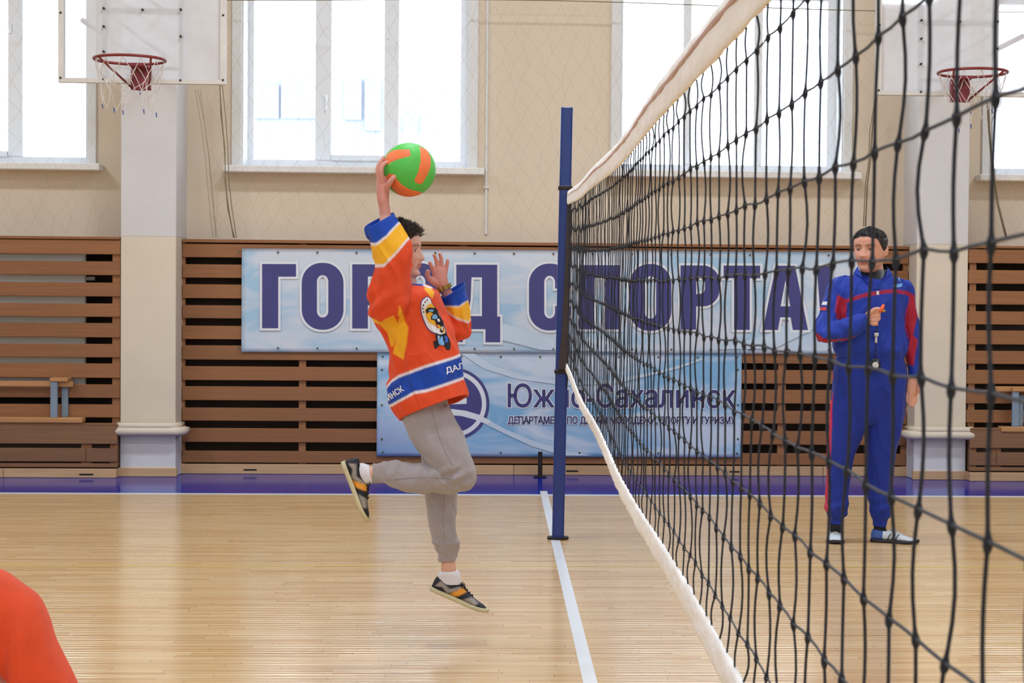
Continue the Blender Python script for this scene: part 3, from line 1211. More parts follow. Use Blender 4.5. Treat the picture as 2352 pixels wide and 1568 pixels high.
def arc(cx, cy, rx, ry, a0, a1, n=10):
    return [(cx + rx * math.cos(math.radians(a0 + (a1 - a0) * i / n)), cy + ry * math.sin(math.radians(a0 + (a1 - a0) * i / n))) for i in range(n + 1)]


def rr(x0, y0, x1, y1, rx, ry):
    return arc(x1 - rx, y0 + ry, rx, ry, -90, 0) + arc(x1 - rx, y1 - ry, rx, ry, 0, 90) + arc(x0 + rx, y1 - ry, rx, ry, 90, 180) + arc(x0 + rx, y0 + ry, rx, ry, 180, 270)


T, Bt = 606, 753.5


def L_G(x):
    return [[(x, T), (x + 78, T), (x + 78, T + 29), (x + 37, T + 29), (x + 37, Bt), (x, Bt)]]


def L_O(x, w=96):
    return [rr(x, T - 3, x + w, Bt + 3, 45, 46), rr(x + 35, T + 25, x + w - 35, Bt - 25, 13, 15)]


def L_R(x, w=90):
    return [[(x, T), (x + w - 40, T)] + arc(x + w - 38, T + 40, 38, 40, -85, 0) + arc(x + w - 38, T + 54, 38, 40, 0, 88) + [(x + 36, T + 94), (x + 36, Bt), (x, Bt)],
            [(x + 36, T + 28), (x + w - 46, T + 28)] + arc(x + w - 47, T + 40, 13, 12, -80, 0) + arc(x + w - 47, T + 53, 13, 12, 0, 85) + [(x + 36, T + 66)]]


def L_P(x, w=94):
    return [[(x, T), (x + w, T), (x + w, Bt), (x + w - 34, Bt), (x + w - 34, T + 29), (x + 35, T + 29), (x + 35, Bt), (x, Bt)]]


def L_D(x):
    # x = left of base bar (1029)
    return [[(x + 19, T), (x + 113, T), (x + 113, T + 119), (x + 120, T + 119), (x + 120, T + 178), (x + 86, T + 178), (x + 86, T + 148), (x + 34, T + 148), (x + 34, T + 178), (x, T + 178), (x, T + 119), (x + 9, T + 119),
             (x + 19, T + 60)],
            [(x + 54, T + 29), (x + 78, T + 29), (x + 78, T + 118), (x + 46, T + 118), (x + 52, T + 80)]]


def L_S(x, w=96):
    o = arc(x + w - 45, T + 43, 45, 46, 0, -90) + arc(x + 45, T + 43, 45, 46, -90, -180) + arc(x + 45, Bt - 43, 45, 46, 180, 90) + arc(x + w - 45, Bt - 43, 45, 46, 90, 0)
    i = [(x + w, Bt - 53), (x + w - 36, Bt - 53)] + arc(x + w - 48, Bt - 40, 12, 15, 0, 90) + arc(x + 47, Bt - 40, 12, 15, 90, 180) + arc(x + 47, T + 40, 12, 15, 180, 270) + arc(x + w - 48, T + 40, 12, 15, 270, 360) + [(x + w - 36, T + 54), (x + w, T + 54)]
    return [o + i]


def L_T(x, w=84):
    m = x + w / 2
    return [[(x, T), (x + w, T), (x + w, T + 29), (m + 18, T + 29), (m + 18, Bt), (m - 18, Bt), (m - 18, T + 29), (x, T + 29)]]


def L_A(x, w=104):
    m = x + w / 2
    return [[(m - 22, T), (m + 22, T), (x + w, Bt), (x + w - 35, Bt), (x + w - 40, Bt - 29), (x + 40, Bt - 29), (x + 35, Bt), (x, Bt)],
            [(m, T + 34), (m + 11, T + 93), (m - 11, T + 93)]]


def L_X(x):
    return [[(x, T), (x + 34, T), (x + 27, T + 98), (x + 7, T + 98)], [(x + 2, Bt - 32), (x + 32, Bt - 32), (x + 32, Bt), (x + 2, Bt)]]


def print_shape(cts, mp, parent, name, mt, dy=0.0, edge=None):
    v, f = poly_mesh(cts, mp, 'x')
    v = [(a, b + dy, c) for a, b, c in v]
    o = MB().add(v, f).build(name, mt, parent)
    if edge:
        m = MB()
        for A, B in strips(cts, edge):
            n = len(A)
            vv = [mp(*p) + Vector((0, .0006, 0)) for p in A] + [mp(*p) + Vector((0, .0006, 0)) for p in B]
            m.add(vv, [(i, (i + 1) % n, (i + 1) % n + n, i + n) for i in range(n)])
        m.build('letter_outline', 'letter_edge', parent)
    return o


for cts in (L_G(602), L_O(693), L_R(809), L_O(916), L_D(1029), L_S(1215), L_P(1330), L_O(1446), L_R(1563), L_T(1662), L_A(1752), L_X(1876)):
    print_shape(cts, skew, B1, 'letter', 'letter', edge=5.5)

# grommets
def grommets(e, L, R, step, inset=12, sides=()):
    k = int(round((R[0] - L[0] - 2 * inset) / step))
    for i in range(k + 1):
        t = (inset + i * (R[0] - L[0] - 2 * inset) / k) / (R[0] - L[0])
        x = L[0] + (R[0] - L[0]) * t
        for row, dy in ((1, 8.5), (2, -9)):
            y = L[row] + (R[row] - L[row]) * t + dy
            p = P(x, y, YL)
            MB().tube([p, p + Vector((0, .008, 0))], .0085, 8).build('grommet', 'grommet', e)
    for x, y in sides:
        p = P(x, y, YL)
        MB().tube([p, p + Vector((0, .008, 0))], .0085, 8).build('grommet', 'grommet', e)


grommets(B1, (536, 570, 808), (2006, 578.5, 813), 90.5)
grommets(B2, (867, 810, 1047.5), (1705, 812, 1050), 90.5, 12, [(877, 849), (877, 930), (877, 1008), (1695, 849), (1695, 930), (1695, 1008)])


def text_on(body, x0, y0, w, h, rise, parent, name, mt, mp=skew2, bold=0.0, edge=0.0):
    if edge:
        a, fs = text_mesh(body, w, h, edge)
        MB().add([mp(x0 + p[0], y0 + p[1] + rise * p[0]) + Vector((0, .0008, 0)) for p in a], fs).build('letter_outline', 'letter_edge', parent)
    a, fs = text_mesh(body, w, h, bold)
    v = [mp(x0 + p[0], y0 + p[1] + rise * p[0]) for p in a]
    MB().add(v, fs).build(name, mt, parent)


# lower banner: emblem, swooshes, two lines of text
def circ(cx, cy, r, n=56):
    return [(cx + r * math.cos(2 * PI * i / n), cy + r * math.sin(2 * PI * i / n)) for i in range(n)]


ex, ey = 1041, 927
print_shape([circ(ex, ey, 83), circ(ex, ey, 76)], skew2, B2, 'emblem_ring', 'letter', -.0006)
print_shape([circ(ex, ey, 76), circ(ex, ey, 66)], skew2, B2, 'emblem_white_ring', 'letter_edge', -.0006)
print_shape([circ(ex, ey, 66)], skew2, B2, 'emblem_disc', 'letter', -.0006)
print_shape([[(985, 915), (1072, 914), (1072, 927), (985, 930)]], skew2, B2, 'emblem_stroke', 'letter_edge', -.0014)
print_shape([[(990, 899), (1030, 878), (1064, 890), (1052, 898), (1030, 890), (1000, 906)]], skew2, B2, 'emblem_stroke', 'letter_edge', -.0014)
sw = [(1008, 960), (1018, 941), (1040, 939), (1070, 943), (1100, 952), (1130, 968), (1118, 974), (1090, 963), (1060, 955), (1035, 953), (1024, 965), (1040, 990), (1060, 998), (1030, 998)]
print_shape([sw], skew2, B2, 'emblem_stroke', 'letter_edge', -.0014)
sw2 = [(1118, 962), (1160, 985), (1220, 1010), (1290, 1032), (1360, 1046), (1290, 1046), (1220, 1024), (1160, 996), (1115, 974)]
print_shape([sw2], skew2, B2, 'swoosh', 'swoosh')
sw3 = [(1090, 812), (1130, 838), (1200, 862), (1300, 876), (1400, 872), (1520, 850), (1640, 816), (1560, 846), (1420, 880), (1300, 885), (1190, 871), (1110, 846), (1060, 812)]
print_shape([sw3], skew2, B2, 'swoosh', 'swoosh')
sw4 = [(1150, 740), (1260, 775), (1400, 800), (1480, 809), (1240, 803), (1150, 780)]
print_shape([sw4], skew2, B1, 'swoosh', 'swoosh', .0012)
sw5 = [(1640, 802), (1760, 770), (1880, 700), (1940, 640), (1930, 690), (1880, 750), (1780, 800)]
print_shape([sw5], skew2, B1, 'swoosh', 'swoosh', .0012)
text_on('Южно-Сахалинск', 1167, 881, 522, 54, .003, B2, 'city_name_text', 'letter', bold=1.0, edge=3.2)
text_on('ДЕПАРТАМЕНТ ПО ДЕЛАМ МОЛОДЕЖИ, СПОРТУ И ТУРИЗМУ', 1167, 956, 522, 20, .001, B2, 'department_text', 'letter', bold=.55, edge=2.0)

# ================================================================== NET AND POSTS
XN, YPo = .342, 10.03
YE = -5.97


def sag(y):
    t = (y - 2.03) / 8.0
    return .177 * (1 - t * t)


def nx_(y, z):
    t = (YPo - y) / 16
    return .318 + .0087 * y + .006 * math.sin(y * 1.9 + z * 2.2) * min(1, (YPo - y) * .4)


def ztop(y):
    return 2.007 - sag(y) * .95


def post(y, label, visible=True):
    e = empty('net_post', (XN + .01, y, 0), label, 'post')
    base = F(1281.5, 1238)
    x = base.x
    tp = P(1302, 247, YPo).x - x
    zt = zat(1302, 247, YPo)
    w = .034
    m = MB()
    n = 16
    v, f = [], []
    cs = rrect(-w, w, -w, w, .012, 0, 3)
    for z, s in ((.012, 1), (zt - .004, 1), (zt, .9)):
        for p in cs:
            v.append((x + tp * z / zt + p.x * s, y + p.y * s, z))
    k = len(cs)
    for i in range(2):
        for j in range(k):
            f.append((i * k + j, i * k + (j + 1) % k, (i + 1) * k + (j + 1) % k, (i + 1) * k + j))
    f.append(tuple(range(k)))
    f.append(tuple(2 * k + j for j in range(k)))
    MB().add(v, f).build('tube', 'post', e)
    m = MB()
    m.tube([(x, y, .0008), (x, y, .014)], .062, 24)
    m.build('base_plate', 'metal_dark', e)
    for zc in (zat(1300, 432, YPo), zat(1290, 853, YPo)):
        xx = x + tp * zc / zt
        MB().box(xx - w - .006, xx + w + .006, y - w - .006, y + w + .006, zc - .012, zc + .012, .004).build('clamp', 'metal_dark', e)
    z0, z1 = zat(1290, 848, YPo), zat(1290, 440, YPo)
    zm_ = zat(1290, 760, YPo)
    v = []
    m = MB()
    yy = y - w - .012
    prof = [(z0, -.02), (zm_, -.004), ((zm_ + z1) / 2, .008), (z1, .014)]
    poly = [(x + tp * z / zt + a, z) for z, a in prof] + [(x + tp * z / zt + w + .004, z) for z, a in reversed(prof)]
    m.prism(poly, yy, y + w)
    m.build('rubber_strip', 'rubber', e)
    MB().tube([(x + w, y - w - .005, z0 + .02), (x + w + .012, y - w - .01, z0 - .05), (x + w + .008, y - w, z0 - .11)], .004).build('lashing_cord', 'cord', e, True)
    return e


post(YPo, 'navy blue steel net post standing on the white centre line')
post(YE, 'navy blue steel net post behind the camera')

net = empty('volleyball_net', (XN, YPo, .96), 'black cord volleyball net with white tapes stretched from the navy post', 'net')


def tape_mesh(zf, h, th, name, mt, y0, y1, n, wr):
    v, f = [], []
    k = 14
    for i in range(n + 1):
        y = y0 + (y1 - y0) * i / n
        zt, hh = zf(y), h(y)
        for j in range(k):
            a = 2 * PI * j / k
            cz = math.cos(a)
            cx = math.sin(a)
            sz = abs(cz) ** .8 * (1 if cz > 0 else -1)
            sx = abs(cx) ** .6 * (1 if cx > 0 else -1)
            z = zt - hh / 2 + sz * hh / 2
            w = wr * (noise.noise(Vector((y * 7, z * 26 + 5, 1.7 if cx > 0 else 9.1))) + .6 * noise.noise(Vector((y * 22, z * 40, 3 if cx > 0 else 7))))
            z += wr * .35 * noise.noise(Vector((y * 9, 3 if cz > 0 else 8, 0)))
            v.append((nx_(y, z) + sx * th / 2 + w * (1 if cx > 0 else -1) * .8, y, z))
    for i in range(n):
        for j in range(k):
            j2 = (j + 1) % k
            f.append((i * k + j, i * k + j2, (i + 1) * k + j2, (i + 1) * k + j))
    f.append(tuple(range(k)))
    f.append(tuple(n * k + j for j in range(k)))
    return MB().add(v, f).build(name, mt, net, True)


YT = YPo - .045
tape_mesh(ztop, lambda y: .078, .013, 'top_tape', 'tape', YT, YE + .05, 1100, .0035)
# brown seam / cable line showing through the upper third of the tape
m = MB()
v, f = [], []
N_ = 900
for i in range(N_ + 1):
    y = YT - .15 + (YE - YT) * .97 * i / N_
    z = ztop(y) - .026 + .002 * math.sin(y * 5)
    hw = (.0035 + .0022 * noise.noise(Vector((y * 6, 0, 0)))) * min(1, .08 + (YT - y) / 6)
    x = nx_(y, z) - .0092
    v += [(x, y, z - hw), (x, y, z + hw), (x + .004, y, z + hw), (x + .004, y, z - hw)]
for i in range(N_):
    for j in range(4):
        f.append((4 * i + j, 4 * i + (j + 1) % 4, 4 * i + 4 + (j + 1) % 4, 4 * i + 4 + j))
MB().add(v, f).build('tape_seam', 'tape_seam', net)


def zbot(y):
    return 1.02 - sag(y) * .90


tape_mesh(zbot, lambda y: .052, .012, 'bottom_tape', 'tape', YT, YE + .05, 1100, .004)

ROWZ = [1.895, 1.79, 1.69, 1.595, 1.4975, 1.3975, 1.295, 1.20, 1.0925]
rn = random.Random(11)
NV = int((YPo - .12 - YE) / .1)
node = {}
for k in range(-1, NV + 2):
    for r in range(-1, 11):
        y = YPo - .1 * (k + 1)
        near = min(1, (k + 1) / 25)
        node[k, r] = (rn.uniform(-.006, .006) * (1 if r > 3 else .6), rn.uniform(-.003, .003))


def npos(k, r):
    y0 = YPo - .1 * (k + 1) - .0
    y = y0
    if r == -1:
        z = ztop(y) - .076
    elif r == 9:
        z = zbot(y) - .004
        y += node[k, r][0] * 2.0 + .028
    else:
        z = ROWZ[r] - sag(y) + node[k, r][1]
        # waviness of the slack rows close to the post
        z += .012 * math.sin(k * .9 + r * 1.7) * math.exp(-((k - 14) / 10.0) ** 2)
        y += node[k, r][0]
    return Vector((nx_(y, z) + .002, y, z))


for k in range(NV):
    pts, rad = [], []
    for r in range(-1, 9):
        a, b = npos(k, r), npos(k, r + 1)
        bow = rn.uniform(-.009, .009) * (2.0 if r >= 6 else 1.0) * (.5 if r < 1 else 1)
        bx = rn.uniform(-.004, .004)
        ts = [0, .045, .09, .3, .5, .7, .9, .955] if r >= 0 else [0, .3, .5, .7, .88, .94]
        for t in ts:
            p = a.lerp(b, t)
            s = math.sin(PI * t)
            p.y += bow * s
            p.x += bx * s
            pts.append(p)
            kn = (t < .08 and r >= 0)
            if t == 0 and r >= 0:
                rad.append(.0036)
            elif (t == .045):
                rad.append(.0035)
            elif t == .955 and r < 8:
                rad.append(.0021)
            else:
                rad.append(.00165)
    pts.append(npos(k, 9))
    rad.append(.002)
    MB().tube(pts, rad, 6, False).build('vertical_cord', 'cord', net, True)
for r in range(9):
    pts = [Vector((nx_(YPo, 1.5), YPo - .05, ROWZ[r] + (.0 if r else .0)))]
    for k in range(NV):
        p = npos(k, r)
        pts.append(p)
        q = p.lerp(npos(k + 1, r), .5) + Vector((.001, 0, rn.uniform(-.0015, .001)))
        pts.append(q)
    MB().tube(pts, .0015, 6, False).build('horizontal_cord', 'cord_lit', net, True)

# ================================================================== OUTSIDE
struct(MB().box(-60, 60, YW + 3, 90, -1.2, -1.0).build('trim_7', 'snow'))
YO = 40.0


def pbox(mb, x0, x1, y0, y1, Y, d=1.0):
    a, b = P(x0, y0, Y), P(x1, y1, Y)
    mb.box(a.x, b.x, Y, Y + d, b.z, a.z)


b = empty('building', (P(800, 340, YO).x, YO, -1), 'pale grey building seen through the middle window', 'building')
m = MB()
pbox(m, 560, 1140, 175, 900, YO, 8)
m.build('facade', 'facade', b)
for (x0, x1, y0, y1) in ((585, 640, 195, 272), (646, 724, 178, 272), (790, 830, 178, 275), (838, 875, 182, 300), (925, 960, 262, 330)):
    m = MB()
    pbox(m, x0, x1, y0, y1, YO - .1, .2)
    m.build('window', 'facade_dark', b)

# ================================================================== UNSEEN FILL LAMPS, ADDED UNDER THE CEILING
for i, (x, y) in enumerate(LAMPS):
    e = empty('fill_lamp', (x, y, ZC - .25), 'unseen fill lamp added in the %s column, %s' % (('left', 'middle', 'right')[i // 4], ('nearest the wall behind the camera', 'above the camera', 'above the jumping boy', 'nearest the windows')[i % 4]), 'lamp', 'unseen fill lamps added under the gym ceiling')
    MB().box(x - .75, x + .75, y - .35, y + .35, ZC - .2, ZC - .12, .01).build('housing', 'lamp_case', e)
    MB().tube([(x, y, ZC - .12), (x, y, ZC)], .02).build('rod', 'lamp_case', e)
    ld = bpy.data.lights.new('fill_light', 'AREA')
    ld.shape = 'RECTANGLE'
    ld.size, ld.size_y = 1.4, .6
    ld.energy = LAMP_POWER * (.95, .68, .85, 1.2)[i % 4]
    ld.color = (.85, .96, 1.10)
    lo = bpy.data.objects.new('fill_light', ld)
    C.objects.link(lo)
    lo.parent = e
    lo.location = (0, 0, .04)

# ================================================================== FIGURES
def cr_interp(R, sub):
    R = np.array(R, float)
    n = len(R)
    out = []
    for i in range(n - 1):
        p0, p1, p2, p3 = R[max(i - 1, 0)], R[i], R[i + 1], R[min(i + 2, n - 1)]
        for s in range(sub):
            t = s / sub
            out.append(.5 * ((2 * p1) + (-p0 + p2) * t + (2 * p0 - 5 * p1 + 4 * p2 - p3) * t * t + (-p0 + 3 * p1 - 3 * p2 + p3) * t ** 3))
    out.append(R[-1])
    return np.array(out)


class Fig:
    """collects closed lofts given by photo silhouettes at a real depth and fuses them into one skin"""
    def __init__(s, Y0):
        s.Y0 = Y0
        s.ppm = FPX / (Y0 * FW.y)
        s.m = MB()

    def W(s, px, py, d=0.0):
        return P(px, py, s.Y0 + d)

    def loft(s, rings, n=40, sub=5, ex=2.2, hollow=0.0, wall=.86):
        """ring: (ax, ay, bx, by, depth centre, depth radius[, far side lift])"""
        rings = [tuple(r) + (0.0,) * (7 - len(r)) for r in rings]
        rr_ = cr_interp(rings, sub)
        loops = []
        for ax, ay, bx, by, dc, dr, e in rr_:
            A, B = s.W(ax, ay, dc), s.W(bx, by, dc)
            loops.append(((A + B) / 2, (B - A) / 2, max(dr, .002), e))
        if hollow:
            c, h, dr, e = loops[-1]
            c0 = loops[-1][0]
            back = (loops[-1 - sub][0] - c0)
            if back.length > hollow:
                back = back.normalized() * hollow
            for t, q in ((0, wall), (.5, wall), (1, wall * .96)):
                loops.append((c0 + back * t, h * q, dr * q, e * q * (1 - t)))
        v, f = [], []
        for c, h, dr, e in loops:
            for k in range(n):
                a = 2 * PI * k / n
                ca, sa = math.cos(a), math.sin(a)
                ca = abs(ca) ** (2 / ex) * (1 if ca > 0 else -1)
                sa = abs(sa) ** (2 / ex) * (1 if sa > 0 else -1)
                v.append(c + h * ca + Vector((0, dr * sa, e * sa)))
        m = len(loops)
        for i in range(m - 1):
            for k in range(n):
                k2 = (k + 1) % n
                f.append((i * n + k, i * n + k2, (i + 1) * n + k2, (i + 1) * n + k))
        v.append(loops[0][0])
        v.append(loops[-1][0])
        a, b = len(v) - 2, len(v) - 1
        for k in range(n):
            k2 = (k + 1) % n
            f.append((a, k2, k))
            f.append((b, (m - 1) * n + k, (m - 1) * n + k2))
        s.m.add(v, f)
        return s

    def limb(s, pts, n=20, sub=4, ex=2.0):
        """pts: (px, py, depth, radius px, depth radius px)"""
        pts = [tuple(p) + ((p[3],) if len(p) < 5 else ()) for p in pts]
        R = []
        m = len(pts)
        for i, p in enumerate(pts):
            a, b = pts[max(i - 1, 0)], pts[min(i + 1, m - 1)]
            t = Vector((b[0] - a[0], b[1] - a[1]))
            if t.length < 1e-6:
                t = Vector((0, 1))
            t.normalize()
            nn = Vector((t.y, -t.x))
            R.append((p[0] - nn.x * p[3], p[1] - nn.y * p[3], p[0] + nn.x * p[3], p[1] + nn.y * p[3], p[2], p[4] / s.ppm, 0))
        # round both ends
        def shrink(r, q, t, sg):
            cx, cy = (r[0] + r[2]) / 2, (r[1] + r[3]) / 2
            hx, hy = (r[2] - r[0]) / 2 * q, (r[3] - r[1]) / 2 * q
            L = math.hypot(r[2] - r[0], r[3] - r[1]) / 2
            ox, oy = t[0] * L * sg, t[1] * L * sg
            return (cx - hx + ox, cy - hy + oy, cx + hx + ox, cy + hy + oy, r[4], r[5] * q, 0)
        t0 = Vector((pts[1][0] - pts[0][0], pts[1][1] - pts[0][1])).normalized() if m > 1 else Vector((0, 1))
        t1 = Vector((pts[-1][0] - pts[-2][0], pts[-1][1] - pts[-2][1])).normalized()
        R = [shrink(R[0], .45, t0, -.8), shrink(R[0], .8, t0, -.5)] + R + [shrink(R[-1], .8, t1, .5), shrink(R[-1], .45, t1, .8)]
        return s.loft(R, n, sub, ex)

    def tube3(s, pts, rad, n=12):
        s.m.tube(pts, rad, n)
        return s

    def fuse(s, name, mt, parent, voxel=.0035, smooth=2, wrinkle=None, color=None):
        me = s.m.mesh('tmp')
        bm = bmesh.new()
        bm.from_mesh(me)
        bmesh.ops.recalc_face_normals(bm, faces=bm.faces)
        bm.to_mesh(me)
        bm.free()
        o = bpy.data.objects.new('tmp', me)
        C.objects.link(o)
        md = o.modifiers.new('r', 'REMESH')
        md.mode = 'VOXEL'
        md.voxel_size = voxel
        if smooth:
            sm = o.modifiers.new('s', 'SMOOTH')
            sm.factor = .5
            sm.iterations = smooth
        dg = bpy.context.evaluated_depsgraph_get()
        m2 = bpy.data.meshes.new_from_object(o.evaluated_get(dg))
        m2.name = name
        bpy.data.objects.remove(o)
        bpy.data.meshes.remove(me)
        m2.materials.clear()
        nv = len(m2.vertices)
        co = np.empty(nv * 3)
        m2.vertices.foreach_get('co', co)
        co = co.reshape(-1, 3)
        if wrinkle:
            no = np.empty(nv * 3)
            m2.vertices.foreach_get('normal', no)
            no = no.reshape(-1, 3)
            d = wrinkle(co)
            co = co + no * d[:, None]
            m2.vertices.foreach_set('co', co.ravel())
            m2.update()
        if color:
            cols = color(co)
            ne = len(m2.edges)
            ed = np.empty(ne * 2, np.int64)
            m2.edges.foreach_get('vertices', ed)
            ed = ed.reshape(-1, 2)
            for _ in range(3):
                acc = cols.copy() * 2
                cnt = np.full(nv, 2.0)
                for c_ in range(3):
                    acc[:, c_] += np.bincount(ed[:, 0], cols[ed[:, 1], c_], nv) + np.bincount(ed[:, 1], cols[ed[:, 0], c_], nv)
                cnt += np.bincount(ed.ravel(), minlength=nv)
                cols = acc / cnt[:, None]
            ca = m2.color_attributes.new('Col', 'FLOAT_COLOR', 'POINT')
            ca.data.foreach_set('color', np.concatenate([cols, np.ones((nv, 1))], 1).ravel())
        return link(name, m2, mt, parent, True)


_lc = {}


def LC(c):
    if c not in _lc:
        _lc[c] = lin(c)
    return _lc[c]


def lin(c):
    return np.array(s2l(c)[:3])


CAMa, FWa, RTa, UPa = (np.array(x) for x in (CAM, FW, RT, UP))


def flat_xy(co, Y0):
    """garment pattern coordinates: position parallel to the wall, as drawn on plane Y0 (no dependence on depth)"""
    q = co.copy()
    q[:, 1] = Y0
    d = q - CAMa
    z = d @ FWa
    return CX + FPX * (d @ RTa) / z, CY - FPX * (d @ UPa) / z


def inpoly(x, y, poly):
    r = np.zeros(len(x), bool)
    n = len(poly)
    for i in range(n):
        x0, y0 = poly[i]
        x1, y1 = poly[(i + 1) % n]
        if y0 == y1:
            continue
        c = ((y0 > y) != (y1 > y)) & (x < (x1 - x0) * (y - y0) / (y1 - y0) + x0)
        r ^= c
    return r


def linedist(x, y, pts):
    d = np.full(len(x), 1e9)
    for (x0, y0), (x1, y1) in zip(pts[:-1], pts[1:]):
        dx, dy = x1 - x0, y1 - y0
        t = np.clip(((x - x0) * dx + (y - y0) * dy) / (dx * dx + dy * dy), 0, 1)
        d = np.minimum(d, np.hypot(x - x0 - t * dx, y - y0 - t * dy))
    return d


def nz(co, sc, seed=0, stretch=(1, 1, 1), rot=0.0):
    q = co * sc
    if rot:
        c, s_ = math.cos(rot), math.sin(rot)
        q = np.stack([q[:, 0] * c + q[:, 2] * s_, q[:, 1], -q[:, 0] * s_ + q[:, 2] * c], 1)
    q = q * np.array(stretch) + seed
    # gradient noise on a hashed lattice
    i0 = np.floor(q).astype(np.int64)
    f = q - i0
    u = f * f * f * (f * (f * 6 - 15) + 10)
    out = np.zeros(len(q))
    for dx in (0, 1):
        for dy in (0, 1):
            for dz in (0, 1):
                h = ((i0[:, 0] + dx) * 73856093) ^ ((i0[:, 1] + dy) * 19349663) ^ ((i0[:, 2] + dz) * 83492791)
                h = (h ^ (h >> 13)) * 1274126177 & 0x7fffffff
                g = GRAD[(h >> 7) & 63]
                d = g[:, 0] * (f[:, 0] - dx) + g[:, 1] * (f[:, 1] - dy) + g[:, 2] * (f[:, 2] - dz)
                w = (u[:, 0] if dx else 1 - u[:, 0]) * (u[:, 1] if dy else 1 - u[:, 1]) * (u[:, 2] if dz else 1 - u[:, 2])
                out += w * d
    return out * 1.25


_g = np.random.RandomState(4).normal(size=(64, 3))
GRAD = _g / np.linalg.norm(_g, axis=1)[:, None]


# ---- heads --------------------------------------------------------------
def prof(z, tab):
    xs = [a for a, b in tab]
    ys = [b for a, b in tab]
    return np.interp(z, xs, ys)


FR = [(-.03, .22), (0, .32), (.04, .375), (.10, .39), (.155, .38), (.25, .405), (.35, .41), (.45, .405), (.55, .395), (.62, .42), (.72, .42), (.80, .39), (.88, .32), (.95, .2), (1.0, .0)]
BK = [(-.03, .0), (0, .0), (.1, .08), (.2, .22), (.3, .32), (.42, .39), (.55, .42), (.66, .43), (.78, .41), (.88, .35), (.95, .21), (1.0, .0)]
WD = [(-.03, .10), (0, .16), (.06, .215), (.14, .265), (.24, .31), (.36, .34), (.48, .352), (.6, .365), (.7, .368), (.8, .34), (.88, .28), (.95, .17), (1.0, .0)]


